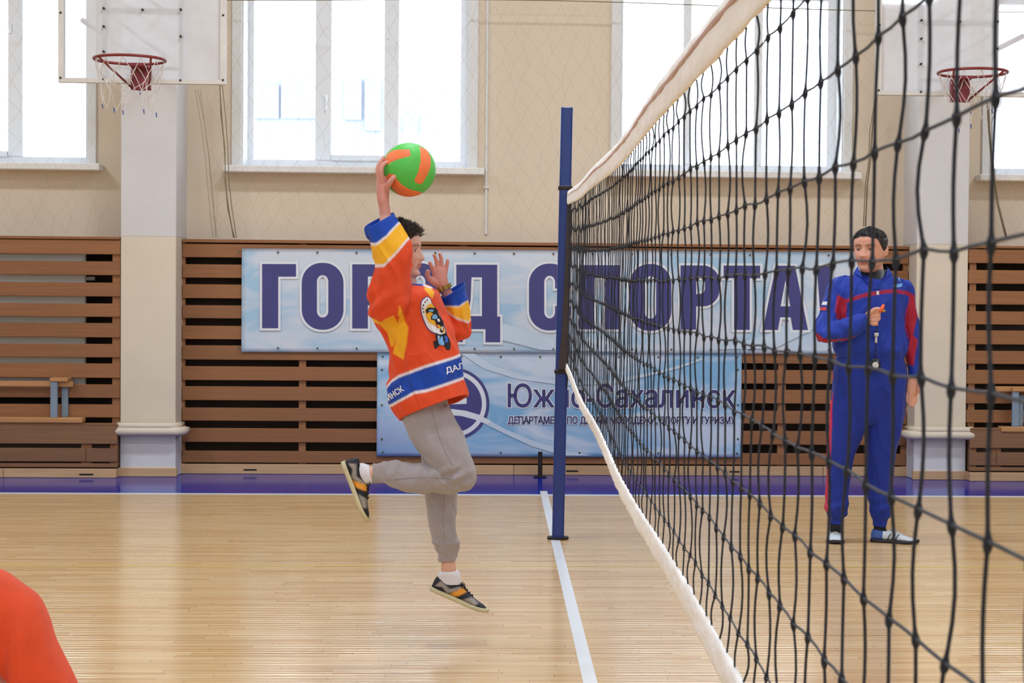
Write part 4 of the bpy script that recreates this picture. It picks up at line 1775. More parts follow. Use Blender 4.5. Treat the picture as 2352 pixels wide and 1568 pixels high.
class Head:
    def __init__(s, org, fwd, H, tilt=0.0):
        f = Vector(fwd).normalized()
        u = Vector((0, 0, 1))
        l = u.cross(f).normalized()
        f = (f * math.cos(tilt) + u * math.sin(tilt)).normalized()
        u = f.cross(l)
        s.f, s.l, s.u, s.o, s.H = f, l, u, Vector(org), H

    def w(s, x, y, z):
        return s.o + (s.f * x + s.l * y + s.u * z) * s.H

    def local(s, co):
        d = co - np.array(s.o)
        return d @ np.array(s.f) / s.H, d @ np.array(s.l) / s.H, d @ np.array(s.u) / s.H

    def surf(s, a, z, off=0.0, feat=True):
        """head surface point at azimuth a (0 = front) and height z"""
        ca, sa = math.cos(a), math.sin(a)
        e = .92
        ca_, sa_ = abs(ca) ** e * (1 if ca > 0 else -1), abs(sa) ** e * (1 if sa > 0 else -1)
        w = float(prof(z, WD))
        fx = float(prof(z, FR)) if ca > 0 else float(prof(z, BK))
        x, y = fx * ca_, w * sa_
        if feat and ca > 0:
            ay = abs(y)
            g = lambda v, c, q: math.exp(-((v - c) / q) ** 2)
            # nose
            if .30 < z < .60:
                t = (z - .33) / .25
                pr = (.105 * max(0, 1 - max(0, t)) ** .85 + .006) * (1 if z > .345 else max(0, (z - .30) / .045))
                wd = .052 + .03 * g(z, .36, .05)
                x += pr * math.exp(-(ay / wd) ** 2.4)
            # eye sockets, brow, cheeks
            x -= .055 * g(ay, .145, .075) * g(z, .515, .052)
            x += .014 * g(ay, .13, .12) * g(z, .60, .04)
            x += .015 * g(ay, .19, .08) * g(z, .38, .08)
            # lips
            x += .050 * g(ay, 0, .095) * g(z, .265, .028)
            x += .044 * g(ay, 0, .085) * g(z, .205, .028)
            x -= .014 * g(ay, 0, .10) * g(z, .236, .010)
            x -= .02 * g(ay, 0, .10) * g(z, .15, .025)
            x += .03 * g(ay, 0, .10) * g(z, .065, .045)
        r = 1 + off / .38
        return s.w(x * r, y * r, z if off == 0 else .5 + (z - .5) * (1 + off / .5))

    def add(s, fig, nz_=64, na=72):
        v, f = [], []
        zs = [-.03 + 1.03 * (1 - math.cos(PI * i / nz_)) / 2 for i in range(nz_ + 1)]
        for z in zs:
            for k in range(na):
                v.append(s.surf(2 * PI * k / na, z))
        for i in range(nz_):
            for k in range(na):
                k2 = (k + 1) % na
                f.append((i * na + k, i * na + k2, (i + 1) * na + k2, (i + 1) * na + k))
        f.append(tuple(range(na)))
        f.append(tuple(nz_ * na + k for k in range(na)))
        fig.m.add(v, f)
        # ears
        for sg in (-1, 1):
            ev, ef = [], []
            n1, n2 = 10, 16
            for i in range(n1 + 1):
                t = PI * i / n1
                for j in range(n2):
                    q = 2 * PI * j / n2
                    ex, ey, ez = math.sin(t) * math.cos(q), math.sin(t) * math.sin(q), math.cos(t)
                    ev.append(s.w(-.045 + ex * .075 - ez * .02 - .02, sg * (.365 + ey * .028 - ex * .03), .46 + ez * .13))
            for i in range(n1):
                for j in range(n2):
                    j2 = (j + 1) % n2
                    ef.append((i * n2 + j, i * n2 + j2, (i + 1) * n2 + j2, (i + 1) * n2 + j))
            fig.m.add(ev, ef)

    def eyes(s, parent, look=0.0):
        for sg in (-1, 1):
            c = s.w(.302, sg * .145, .512)
            v, f = [], []
            cols = []
            n1, n2 = 20, 24
            R = .062 * s.H
            fd = (s.f * math.cos(look) + s.l * math.sin(look))
            a1 = s.l
            a1 = (a1 - fd * a1.dot(fd)).normalized()
            a2 = fd.cross(a1)
            for i in range(n1 + 1):
                t = PI * i / n1
                for j in range(n2):
                    q = 2 * PI * j / n2
                    v.append(c + fd * (R * math.cos(t)) + a1 * (R * math.sin(t) * math.cos(q)) + a2 * (R * math.sin(t) * math.sin(q)))
                    col = (18, 14, 12) if t < .24 else ((80, 58, 42) if t < .5 else (226, 218, 212))
                    cols.append(lin(col))
            for i in range(n1):
                for j in range(n2):
                    j2 = (j + 1) % n2
                    f.append((i * n2 + j, i * n2 + j2, (i + 1) * n2 + j2, (i + 1) * n2 + j))
            me = MB().add(v, f).mesh('eye')
            ca = me.color_attributes.new('Col', 'FLOAT_COLOR', 'POINT')
            ca.data.foreach_set('color', np.concatenate([np.array(cols), np.ones((len(v), 1))], 1).ravel())
            link('eye', me, 'eye', parent, True)
            # upper and lower lids wrap the eyeball
            v, f = [], []
            for lo, hi in ((math.radians(14), math.radians(115)), (math.radians(-100), math.radians(-17))):
                b0 = len(v)
                for i in range(13):
                    th_ = math.radians(18 + 144 * i / 12)
                    for j in range(9):
                        ph = lo + (hi - lo) * j / 8
                        if lo > 0 and j == 0:
                            ph -= .10 * math.sin(th_) - .08
                        rr_ = R * (1.10 if lo > 0 else 1.06)
                        v.append(c + s.l * (-math.cos(th_) * rr_ * 1.05) + s.f * (math.sin(th_) * math.cos(ph) * rr_) + s.u * (math.sin(th_) * math.sin(ph) * rr_))
                for i in range(12):
                    for j in range(8):
                        q = b0 + i * 9 + j
                        f.append((q, q + 1, q + 10, q + 9))
            me = MB().add(v, f).mesh('eyelid')
            cc = np.tile(lin((196, 146, 130)), (len(v), 1))
            for q in range(13):
                cc[q * 9] = lin((52, 36, 32))
            ca = me.color_attributes.new('Col', 'FLOAT_COLOR', 'POINT')
            ca.data.foreach_set('color', np.concatenate([cc, np.ones((len(v), 1))], 1).ravel())
            link('eyelid', me, 'skin', parent, True)

    def skin_colors(s, co, base, lip, brow, cols):
        x, y, z = s.local(co)
        ay = np.abs(y)
        face = (x > .2) & (ay < .34) & (z > -.02) & (z < .8)
        g = lambda v, c, q: np.exp(-((v - c) / q) ** 2)
        L = face * np.clip(g(ay, 0, .085) ** .5 * (g(z, .262, .026) + g(z, .208, .028)) * 1.3, 0, 1) * (ay < .115)
        cols[:] = cols * (1 - L[:, None] * .8) + lin(lip) * L[:, None] * .8
        dk = face * g(z, .236, .009) * (ay < .10)
        cols[:] = cols * (1 - dk[:, None] * .75) + lin((96, 44, 40)) * dk[:, None] * .75
        arch = .60 + .018 * np.sin((ay - .05) / .2 * PI)
        b = face * np.clip(1.6 * g(z, arch, .017), 0, 1) * ((ay > .055) & (ay < .245))
        cols[:] = cols * (1 - b[:, None] * .8) + lin(brow) * b[:, None] * .8
        # lash lines
        ll = face * np.clip(1.3 * g(z, .545 - .6 * (ay - .145) ** 2 * 4, .011), 0, 1) * ((ay > .08) & (ay < .215))
        cols[:] = cols * (1 - ll[:, None] * .7) + lin((60, 40, 36)) * ll[:, None] * .7
        ch = face * g(ay, .2, .09) * g(z, .34, .1) * .25
        cols[:] = cols * (1 - ch[:, None]) + lin((214, 140, 125)) * ch[:, None]
        nn = face * g(ay, 0, .06) * g(z, .335, .02) * .3
        cols[:] = cols * (1 - nn[:, None]) + lin((150, 80, 70)) * nn[:, None]

    def hair(s, parent, mt, line, seed, ntuft, spike, off=.035, rise=.0):
        """line(a): lower limit height of the hair at azimuth a"""
        na, nz_ = 96, 48
        v, f = [], []
        rn = random.Random(seed)
        for i in range(nz_ + 1):
            for k in range(na):
                a = 2 * PI * k / na
                aa = a if a <= PI else 2 * PI - a
                z0 = line(aa)
                t = i / nz_
                z = z0 + (1.0 - z0) * (1 - (1 - t) ** 1.4)
                o = off * min(1, t * 7 + .10) + (.022 * noise.noise(Vector((math.cos(a) * 6, math.sin(a) * 6, z * 9 + seed))) + .012 * noise.noise(Vector((math.cos(a) * 18, math.sin(a) * 18, z * 14)))) * min(1, t * 5)
                p = s.surf(a, z, 0, False)
                c = s.w(-.03, 0, .55)
                d = (p - c).normalized()
                v.append(p + d * (o + rise * max(0, (z - .8) * 5) * .3) * s.H)
        for i in range(nz_):
            for k in range(na):
                k2 = (k + 1) % na
                f.append((i * na + k, i * na + k2, (i + 1) * na + k2, (i + 1) * na + k))
        f.append(tuple(nz_ * na + k for k in range(na)))
        m = MB().add(v, f)
        for q in range(ntuft):
            a = rn.uniform(-PI, PI)
            z0 = line(abs(a))
            z = z0 + .02 + (1 - z0) * (1 - rn.random() ** 1.6) * .98
            p = s.surf(a, min(z, .995), off * .6, False)
            c = s.w(-.05, 0, .5)
            d = (p - c).normalized()
            t = (s.f * rn.uniform(-.2, .9) + s.l * rn.uniform(-.6, .6) + s.u * rn.uniform(-.3, .6)) * .8
            L = spike * s.H * rn.uniform(.5, 1.1) * (1 if z > .75 else .55)
            e = p + (d * .6 + t).normalized() * L
            mid = p + d * L * .45
            m.tube([p - d * .01 * s.H, mid, e], [.010 * s.H, .008 * s.H, .0012 * s.H], 4, False)
        return m.build('hair', mt, parent, True)


def hand_finger(fig, pts, r):
    """pts: (px, py, depth); r start, r end in px"""
    m = len(pts)
    fig.limb([(p[0], p[1], p[2], r[0] + (r[1] - r[0]) * i / (m - 1)) for i, p in enumerate(pts)], 12, 3)


def decal(cts, fig_Y, bvh, parent, name, mt, off=.0012, cell=1.5, tris=None):
    """thin print lying on a garment: 2D outline (photo units) dropped onto the surface along the view onto its front"""
    if tris is None:
        v, f = poly_mesh(cts, lambda x, y: Vector((x, y, 0)), 'd')
        bm = bmesh.new()
        vs = [bm.verts.new(p) for p in v]
        for q in f:
            try:
                bm.faces.new([vs[i] for i in q])
            except ValueError:
                pass
    else:
        bm = bmesh.new()
        vs = [bm.verts.new((p[0], p[1], 0)) for p in tris[0]]
        for q in tris[1]:
            try:
                bm.faces.new([vs[i] for i in q])
            except ValueError:
                pass
    bmesh.ops.triangulate(bm, faces=bm.faces)
    for _ in range(8):
        es = [e for e in bm.edges if e.calc_length() > cell]
        if not es:
            break
        bmesh.ops.subdivide_edges(bm, edges=es, cuts=1)
        bmesh.ops.triangulate(bm, faces=bm.faces)
    bad = []
    for q in bm.verts:
        tgt = P(q.co.x, q.co.y, fig_Y)
        d = (tgt - CAM).normalized()
        hit = bvh.ray_cast(tgt - d * .8, d, 1.6)
        if hit[0] is None:
            bad.append(q)
        else:
            nn = hit[1] if hit[1].dot(d) < 0 else -hit[1]
            q.co = hit[0] + (nn - d).normalized() * off
    bmesh.ops.delete(bm, geom=bad, context='VERTS')
    me = bpy.data.meshes.new(name)
    bm.to_mesh(me)
    bm.free()
    return link(name, me, mt, parent)


def bvh_of(o):
    me = o.data
    n = len(me.vertices)
    co = np.empty(n * 3)
    me.vertices.foreach_get('co', co)
    off = np.array(o.matrix_basis.translation)
    p = o.parent
    while p:
        off = off + np.array(p.matrix_basis.translation)
        p = p.parent
    vs = (co.reshape(-1, 3) + off).tolist()
    return BVHTree.FromPolygons(vs, [tuple(q.vertices) for q in me.polygons])


# ---- shoes ---------------------------------------------------------------
def shoe(parent, heel, u, up, L, paint, sole_mt, lace_mt, name='shoe', openang=True):
    """heel: world position of the heel bottom; u: toe direction; up: upper direction; paint(uu, vv) -> colour"""
    u = Vector(u).normalized()
    up = Vector(up)
    up = (up - u * up.dot(u)).normalized()
    sd = u.cross(up)
    heel = Vector(heel)

    def w(a, b, c):
        return heel + (u * a + sd * b + up * c) * L
    top = [(0, .20), (.03, .27), (.1, .295), (.2, .275), (.3, .265), (.4, .27), (.5, .245), (.6, .20), (.7, .16), (.8, .13), (.9, .11), (.96, .085), (1.0, .055)]
    wid = [(0, .06), (.03, .095), (.1, .125), (.25, .13), (.4, .13), (.55, .155), (.7, .175), (.8, .17), (.9, .135), (.96, .095), (1.0, .04)]
    N1, N2 = 120, 64
    v, f, cols = [], [], []
    for i in range(N1 + 1):
        t = i / N1
        t = .5 - .5 * math.cos(PI * t)
        h, wd = float(prof(t, top)), float(prof(t, wid))
        for j in range(N2):
            a = 2 * PI * j / N2
            ca, sa = math.cos(a), math.sin(a)
            yy = wd * abs(ca) ** .8 * (1 if ca > 0 else -1)
            zz = (h + .05) / 2 + (h - .05) / 2 * abs(sa) ** .75 * (1 if sa > 0 else -1)
            fr_ = max(0, (zz - .05) / max(1e-3, h - .05))
            yy *= 1 - .42 * fr_ ** 2 * (1 if t < .62 else .5)
            # foot opening
            if .06 < t < .36 and zz > .17 and abs(yy) < wd * .5:
                zz -= .05
            v.append(w(t, yy, zz))
            cols.append(sum(LC(paint(t + .008 * q_, zz + .008 * r_, yy / wd)) for q_ in (-1, 1) for r_ in (-1, 1)) / 4)
    for i in range(N1):
        for j in range(N2):
            j2 = (j + 1) % N2
            f.append((i * N2 + j, i * N2 + j2, (i + 1) * N2 + j2, (i + 1) * N2 + j))
    f.append(tuple(range(N2)))
    f.append(tuple(N1 * N2 + j for j in range(N2)))
    e = MB().add(v, f).mesh(name)
    ca = e.color_attributes.new('Col', 'FLOAT_COLOR', 'POINT')
    ca.data.foreach_set('color', np.concatenate([np.array(cols), np.ones((len(v), 1))], 1).ravel())
    o = link(name, e, 'shoe', parent, True)
    v, f = [], []
    for i in range(41):
        t = i / 40
        t = .5 - .5 * math.cos(PI * t)
        wd = float(prof(t, wid)) * 1.06 + .006
        spring = .03 * max(0, (t - .7) / .3) ** 2
        for (a, b) in ((-1, .0), (-1, .055), (-.9, .066), (.9, .066), (1, .055), (1, .0)):
            v.append(w(-.012 + t * 1.024, a * wd, b + spring))
    for i in range(40):
        for j in range(6):
            j2 = (j + 1) % 6
            f.append((i * 6 + j, i * 6 + j2, i * 6 + 6 + j2, i * 6 + 6 + j))
    f.append(tuple(range(6)))
    f.append(tuple(240 + j for j in range(6)))
    MB().add(v, f).build('sole', sole_mt, o, True)
    # laces: zigzag over the instep and a bow
    m = MB()
    for k in range(5):
        t = .42 + .055 * k
        h = float(prof(t, top)) + .006
        y = .055 + .005 * k
        pts = [w(t, -y, h - .035), w(t + .012, -y * .5, h - .004), w(t + .02, 0, h + .004), w(t + .03, y * .5, h - .004), w(t + .045, y, h - .035)]
        m.tube(pts, .008 * L, 5)
        pts = [w(t + .045, -y, h - .035), w(t + .03, -y * .5, h - .004), w(t + .02, 0, h + .008), w(t + .012, y * .5, h - .004), w(t, y, h - .035)]
        m.tube(pts, .008 * L, 5)
    h = float(prof(.41, top))
    for sg in (-1, 1):
        m.tube([w(.41, 0, h + .01), w(.44, sg * .08, h + .04), w(.5, sg * .13, h + .01), w(.47, sg * .09, h - .02), w(.42, 0, h + .01)], .0075 * L, 5)
        m.tube([w(.41, 0, h + .01), w(.46, sg * .05, h + .02), w(.53, sg * .09, h - .03)], .0075 * L, 5)
    m.build('laces', lace_mt, o, True)
    return o


# ================================================================== THE JUMPING BOY
YBY = 6.9
boy = empty('person', F(1000, 1489), 'boy in an orange hockey jersey and grey joggers jumping with the ball raised', 'person')
boy.location = (P(1000, 1400, YBY).x, YBY, 0)
SKIN = (216, 168, 152)
fg = Fig(YBY)
H_ = 120 / fg.ppm
hd = Head(fg.W(917, 638, .0), (math.cos(.20), -math.sin(.20), 0), H_, .02)
hd.add(fg)
# neck and trunk
fg.limb([(931, 620, .0, 24, 26), (932, 650, .0, 25, 27), (935, 675, 0, 30, 40)], 20)
fg.loft([(915, 668, 965, 668, 0, .05), (898, 690, 985, 690, 0, .12), (890, 730, 1002, 728, 0, .125), (905, 790, 1015, 780, 0, .115), (920, 850, 1030, 840, 0, .11), (930, 910, 1025, 895, 0, .115), (940, 958, 1018, 945, 0, .105), (955, 985, 1012, 975, 0, .07)])
# raised right arm
fg.limb([(915, 690, -.12, 26), (900, 650, -.16, 24), (893, 600, -.19, 21), (888, 560, -.185, 20), (888, 520, -.17, 17), (885, 492, -.16, 13, 15), (882, 470, -.155, 12.5, 16)])
# right hand behind the ball: palm, four fingers, thumb
fg.limb([(882, 474, -.155, 12, 16), (880, 455, -.15, 14, 20), (879, 432, -.142, 15, 24), (879, 414, -.136, 14, 25)], 18)
hand_finger(fg, [(874, 420, -.15), (868, 396, -.148), (871, 378, -.138), (880, 366, -.128)], (7, 5))
hand_finger(fg, [(878, 418, -.172), (875, 394, -.178), (880, 378, -.170), (890, 373, -.158)], (7, 5))
hand_finger(fg, [(880, 418, -.118), (871, 393, -.108), (874, 374, -.10), (882, 362, -.10)], (6.5, 4.6))
hand_finger(fg, [(878, 422, -.10), (872, 402, -.08), (874, 388, -.068), (880, 378, -.06)], (6.0, 4.4))
hand_finger(fg, [(884, 440, -.165), (892, 424, -.185), (900, 412, -.188), (908, 405, -.182)], (8, 5.6))
# left arm and hand in front of the face
fg.limb([(985, 688, .12, 24), (1012, 718, .15, 22), (1050, 752, .14, 19), (1050, 735, .13, 18), (1040, 700, .12, 15), (1026, 672, .115, 13, 13), (1019, 656, .11, 13.5, 11)])
fg.limb([(1021, 662, .112, 13, 11), (1013, 648, .11, 17, 11), (1010, 634, .11, 17.5, 9.5), (1011, 624, .11, 15, 8.5)], 18)
hand_finger(fg, [(999, 632, .108), (994, 617, .10), (990, 609, .092), (987, 603, .088)], (5.6, 4.3))
hand_finger(fg, [(1004, 626, .11), (1003, 606, .105), (1001, 594, .10), (997, 586, .095)], (5.3, 4.1))
hand_finger(fg, [(1013, 624, .11), (1014, 603, .108), (1013, 592, .105), (1010, 583, .10)], (5.3, 4.1))
hand_finger(fg, [(1023, 627, .112), (1026, 611, .112), (1028, 600, .11), (1028, 597, .11)], (5.0, 3.9))
hand_finger(fg, [(1004, 652, .105), (989, 642, .095), (982, 633, .088), (983, 623, .082)], (8, 5.4))
# near leg: thigh forward, shin back
fg.limb([(985, 965, -.04, 36, 34), (1010, 1020, -.07, 34, 34), (1038, 1070, -.088, 28, 28), (1056, 1096, -.09, 23, 24), (1030, 1100, -.09, 26, 27), (970, 1098, -.09, 24, 26), (915, 1090, -.09, 21, 23), (878, 1087, -.09, 18, 20), (856, 1087, -.09, 17, 18), (840, 1087, -.09, 15, 15), (830, 1094, -.09, 14, 13), (826, 1112, -.09, 10, 10), (828, 1140, -.09, 7, 9)])
# far leg hanging down
fg.limb([(985, 965, .05, 36, 36), (1000, 1040, .08, 32, 34), (1012, 1110, .10, 28, 30), (1014, 1180, .10, 26, 29), (1024, 1240, .10, 17, 17), (1028, 1275, .10, 14, 14), (1030, 1292, .10, 16, 16), (1030, 1308, .10, 17, 17), (1030, 1326, .10, 15, 14), (1036, 1342, .10, 12, 12), (1062, 1360, .10, 8, 9)])


def boy_skin(co):
    cols = np.tile(lin(SKIN), (len(co), 1))
    x, y = flat_xy(co, YBY)
    hands = ((y < 500) | ((x > 975) & (y < 680) & (co[:, 1] > YBY + .04)))
    cols[hands] = lin((208, 142, 128))
    hd.skin_colors(co, SKIN, (186, 98, 92), (74, 52, 44), cols)
    ank = y > 1050
    cols[ank] = lin((214, 166, 142))
    return cols


body = fg.fuse('body', 'skin', boy, .0028, 2, None, boy_skin)
hd.eyes(body, -.1)


def hairline_boy(a):
    # a: 0 front .. pi back
    return float(np.interp(a, [0, .5, .9, 1.25, 1.45, 1.75, 2.2, PI], [.80, .78, .70, .52, .50, .42, .20, .16]))


hd.hair(boy, 'hair', hairline_boy, 5, 1700, .15, .045, .05)

# jersey
jf = Fig(YBY)
# trunk, hem first
tor = [(925, 650, 984, 653, 0, .062, 0), (905, 655, 995, 660, 0, .10, 0), (880, 668, 1008, 670, 0, .16, 0), (862, 690, 1016, 690, 0, .185, 0), (856, 715, 1022, 708, 0, .185, 0), (862, 745, 1031, 735, 0, .175, 0), (877, 780, 1041, 770, 0, .165, 0),
       (890, 815, 1049, 797, 0, .16, 0), (895, 850, 1059, 825, 0, .165, .004), (893, 880, 1066, 850, 0, .17, .0), (888, 912, 1071, 873, 0, .175, -.01), (900, 945, 1076, 893, 0, .178, -.018), (917, 966, 1078, 907, 0, .178, -.022)]
jf.loft(tor, 56, 5, 2.3, hollow=.07, wall=.93)
# near sleeve
jf.loft([(925, 712, 940, 706, -.10, .03), (880, 735, 941, 714, -.13, .085), (852, 722, 946, 692, -.145, .10), (843, 695, 946, 662, -.155, .10), (846, 655, 945, 632, -.165, .095), (857, 613, 946, 598, -.18, .088), (850, 588, 945, 565, -.185, .085), (843, 562, 937, 548, -.185, .082), (838, 540, 922, 519, -.18, .078, .008), (835, 522, 905, 488, -.175, .072, .014)], 44, 5, 2.2, hollow=.07, wall=.90)
# far sleeve: upper arm then forearm
jf.loft([(985, 665, 962, 715, .10, .06), (1004, 672, 985, 742, .13, .085), (1020, 690, 1008, 768, .15, .085), (1040, 705, 1030, 779, .155, .078), (1062, 722, 1052, 782, .15, .07), (1078, 745, 1070, 776, .145, .045)], 36, 5, 2.2)
jf.loft([(1040, 780, 1075, 774, .15, .04), (1024, 765, 1083, 766, .145, .068), (1024, 742, 1084, 744, .14, .072), (1020, 722, 1081, 716, .135, .07), (1016, 703, 1078, 688, .13, .068), (1013, 690, 1073, 664, .125, .066, .006), (1012, 683, 1068, 647, .12, .064, .012)], 36, 5, 2.3, hollow=.05, wall=.9)

ORG, YEL, BLU, WHT, LNG = lin((222, 74, 32)), lin((244, 178, 36)), lin((18, 66, 168)), lin((228, 222, 228)), lin((225, 185, 170))
top_l = [(880, 897), (886, 893), (902, 873), (920, 861), (941, 853), (983, 837), (1043, 820), (1075, 808)]
bot_l = [(880, 938), (900, 929), (921, 916), (956, 896.5), (986, 891), (1066, 866), (1090, 858)]
s1 = [(825, 560), (845, 562), (874, 566), (897, 549), (920, 521), (950, 490)]
s2 = [(825, 611), (860, 613), (892, 613), (922, 582), (939, 560), (960, 535)]
t1 = [(1000, 702), (1021, 703), (1054, 704), (1078, 687), (1090, 676)]
t2 = [(1000, 690), (1020, 708), (1032, 721), (1047, 731), (1075, 741), (1083, 730), (1090, 722)]
yel = [[(850, 727), (880, 738), (912, 723), (922, 748), (914, 775), (906, 795), (901, 792), (894, 761), (876, 743), (853, 738)],
       [(925, 700), (930, 712), (935, 735), (943, 751), (939, 785), (931, 823), (906, 809), (914, 775), (920, 746), (923, 715)],
       [(981, 655), (994, 664), (1000, 672), (996, 686), (987, 675), (977, 663)]]


def jersey_color(co):
    x, y = flat_xy(co, YBY)
    Y = co[:, 1]
    cols = np.tile(ORG, (len(co), 1))
    near = (Y < YBY - .02) & (y < 660) & (x < 952)
    far = (Y > YBY + .045) & (x > 1003) & (y < 790)
    trunk = ~near & ~far
    tl = np.interp(x, [a for a, b in top_l], [b for a, b in top_l])
    bl = np.interp(x, [a for a, b in bot_l], [b for a, b in bot_l])
    w = trunk & (y > tl - 3) & (y < bl + 3.2)
    cols[w] = WHT
    cols[trunk & (y > tl + 3) & (y < bl - 3)] = BLU
    for p in yel:
        cols[(y > 650) & (y < 830) & ~far & inpoly(x, y, p)] = YEL
    a1 = np.interp(x, [a for a, b in s1], [b for a, b in s1])
    a2 = np.interp(x, [a for a, b in s2], [b for a, b in s2])
    cols[near & (y < a2 + 3)] = WHT
    cols[near & (y < a2 - 3.5)] = YEL
    cols[near & (y < a1 + 3)] = WHT
    cols[near & (y < a1 - 3)] = BLU
    a1 = np.interp(x, [a for a, b in t1], [b for a, b in t1])
    a2 = np.interp(x, [a for a, b in t2], [b for a, b in t2])
    cols[far & (y < a2 + 2)] = WHT
    cols[far & (y < a2 - 2)] = YEL
    cols[far & (y < a1 + 1.5)] = WHT
    cols[far & (y < a1 - 1.5)] = BLU
    # shoulder piping and cuff edging
    cols[(linedist(x, y, [(864, 620), (855, 640), (845, 660)]) < 2.2) & (Y < YBY)] = WHT
    cols[(linedist(x, y, [(842, 524), (862, 513), (882, 500)]) < 2.0) & (Y < YBY - .2)] = lin((150, 170, 220))
    # collar
    d = np.hypot((x - 953) / 34, (y - 650) / 9)
    cols[(d < 1) & (np.abs(Y - YBY) < .085) & (x < 975)] = BLU
    cols[linedist(x, y, [(975, 655), (992, 661)]) < 2.0] = WHT
    return cols


def jersey_wr(co):
    x, y = flat_xy(co, YBY)
    a = nz(co, 9, 3.3, (1.0, 1.0, .35), .35)
    b = nz(co, 20, 7.7, (1.0, 1.0, .35), .5)
    sl = (y < 720)
    sg = lambda t: 1 / (1 + np.exp(-np.clip(t, -30, 30)))
    am = .010 + .008 * sg((760 - y) / 14)
    c = nz(co, 34, 1.9, (1.0, 1.0, .3), .45)
    r = am * a + .011 * b + .0035 * c
    # soft ridges: turn part of the noise into folds
    r += .007 * (1 - np.abs(nz(co, 13, 6.2, (1.0, 1.0, .28), .42)) * 4).clip(0, 1) ** 2 - .0055
    # gathered folds at the elbow bulge and at the waist
    r += .009 * np.exp(-((y - 700) / 28) ** 2) * np.sin((x + y * .9) / 8.5) * sg((955 - x) / 6)
    r += .007 * np.exp(-((y - 875) / 22) ** 2) * np.sin((x * .35 + y) / 7.0) * sg((915 - x) / 7)
    r += .005 * np.exp(-((x - 1030) / 22) ** 2) * np.exp(-((y - 735) / 30) ** 2) * np.sin((x * 1.0 - y * .6) / 6)
    # long diagonal drag lines from shoulder to hem
    r += .006 * np.sin((x * .9 - y * .42) / 16.0) * sg((y - 750) / 12) * sg((890 - y) / 12)
    ed = np.minimum(linedist(x, y, [(833, 520), (905, 483)]), linedist(x, y, [(1010, 684), (1070, 646)]))
    ed = np.minimum(ed, linedist(x, y, [(905, 975), (918, 967), (960, 942), (1020, 924), (1080, 907)]))
    ed = np.minimum(ed, linedist(x, y, [(930, 650), (990, 655)]))
    r *= np.clip(ed / 42, .08, 1)
    return r


jersey = jf.fuse('jersey', 'jersey', boy, .0024, 3, jersey_wr, jersey_color)
jb = bvh_of(jersey)


def q2(pts):
    return [(800 + a / 3.92, 460 + b / 3.92) for a, b in pts]


def D(pts, mt, off, name='emblem_print'):
    pts = [tuple(p) for p in cr_interp([pts[-1]] + pts + [pts[0]], 3)[3:-1]] if len(pts) > 5 else pts
    decal([q2(pts)], YBY, jb, jersey, name, mt, off)


D([(700, 866), (738, 882), (756, 925), (800, 985), (845, 1080), (882, 1170), (870, 1212), (800, 1212), (722, 1168), (676, 1085), (650, 990), (655, 905)], 'e_purple', .0012)
D([(702, 873), (734, 888), (750, 928), (792, 988), (837, 1085), (872, 1168), (856, 1205), (802, 1200), (727, 1160), (683, 1080), (657, 990), (662, 912)], 'e_white', .0024)
D([(712, 945), (747, 928), (770, 958), (808, 1010), (842, 1090), (868, 1168), (850, 1190), (805, 1140), (745, 1112), (706, 1062), (690, 990)], 'e_yellow', .0036)
D([(697, 990), (718, 966), (768, 968), (790, 975), (815, 1035), (845, 1080), (855, 1130), (848, 1188), (822, 1176), (835, 1140), (812, 1118), (792, 1120), (775, 1080), (742, 1072), (745, 1038), (762, 1020), (726, 1000), (708, 1018)], 'e_black', .0048)
D([(712, 988), (740, 980), (765, 984), (758, 1004), (728, 998)], 'e_blue', .0060)
D([(752, 1040), (775, 1022), (795, 1035), (800, 1058), (778, 1068), (750, 1062)], 'e_blue', .0060)
D([(795, 1068), (815, 1062), (826, 1085), (806, 1095)], 'e_white', .0060)
D([(782, 1122), (800, 1128), (812, 1150), (798, 1148)], 'e_red', .0060)
D([(838, 1130), (850, 1140), (846, 1172), (836, 1168)], 'e_white', .0060)
D([(765, 1268), (790, 1262), (786, 1195), (820, 1212), (850, 1202), (880, 1196), (890, 1220), (912, 1258), (918, 1332), (886, 1345), (852, 1298), (812, 1312), (780, 1336)], 'e_black', .0030)
D([(800, 1225), (812, 1220), (820, 1255), (832, 1225), (846, 1228), (852, 1258), (862, 1300), (830, 1302), (812, 1285)], 'e_blue', .0045)
D([(800, 1222), (812, 1218), (818, 1240), (808, 1244)], 'e_white', .0056)
D([(858, 1228), (884, 1222), (896, 1262), (884, 1282), (866, 1276), (872, 1250)], 'e_mid', .0045)
for i, (a, b) in enumerate(((668, 1000), (664, 970), (668, 940), (682, 912), (700, 895))):
    D([(a, b), (a + 10, b - 6), (a + 14, b + 8), (a + 5, b + 12)], 'e_black', .0040)


def jtext(body_, x, y, w, h, ang, mt, parent, name, bvh, Y0, off=.0018):
    a, fs = text_mesh(body_, w, h, .45)
    c, s_ = math.cos(ang), math.sin(ang)
    v = [(x + p[0] * c - p[1] * s_, y + p[0] * s_ + p[1] * c) for p in a]
    decal(None, Y0, bvh, parent, name, mt, off, 3.0, (v, fs))


jtext('ДАЛ', 1022, 845, 42, 15, -.30, 'e_white', jersey, 'band_lettering', jb, YBY)
jtext('ИНСК', 886, 909, 42, 14, -.60, 'e_white', jersey, 'band_lettering', jb, YBY)

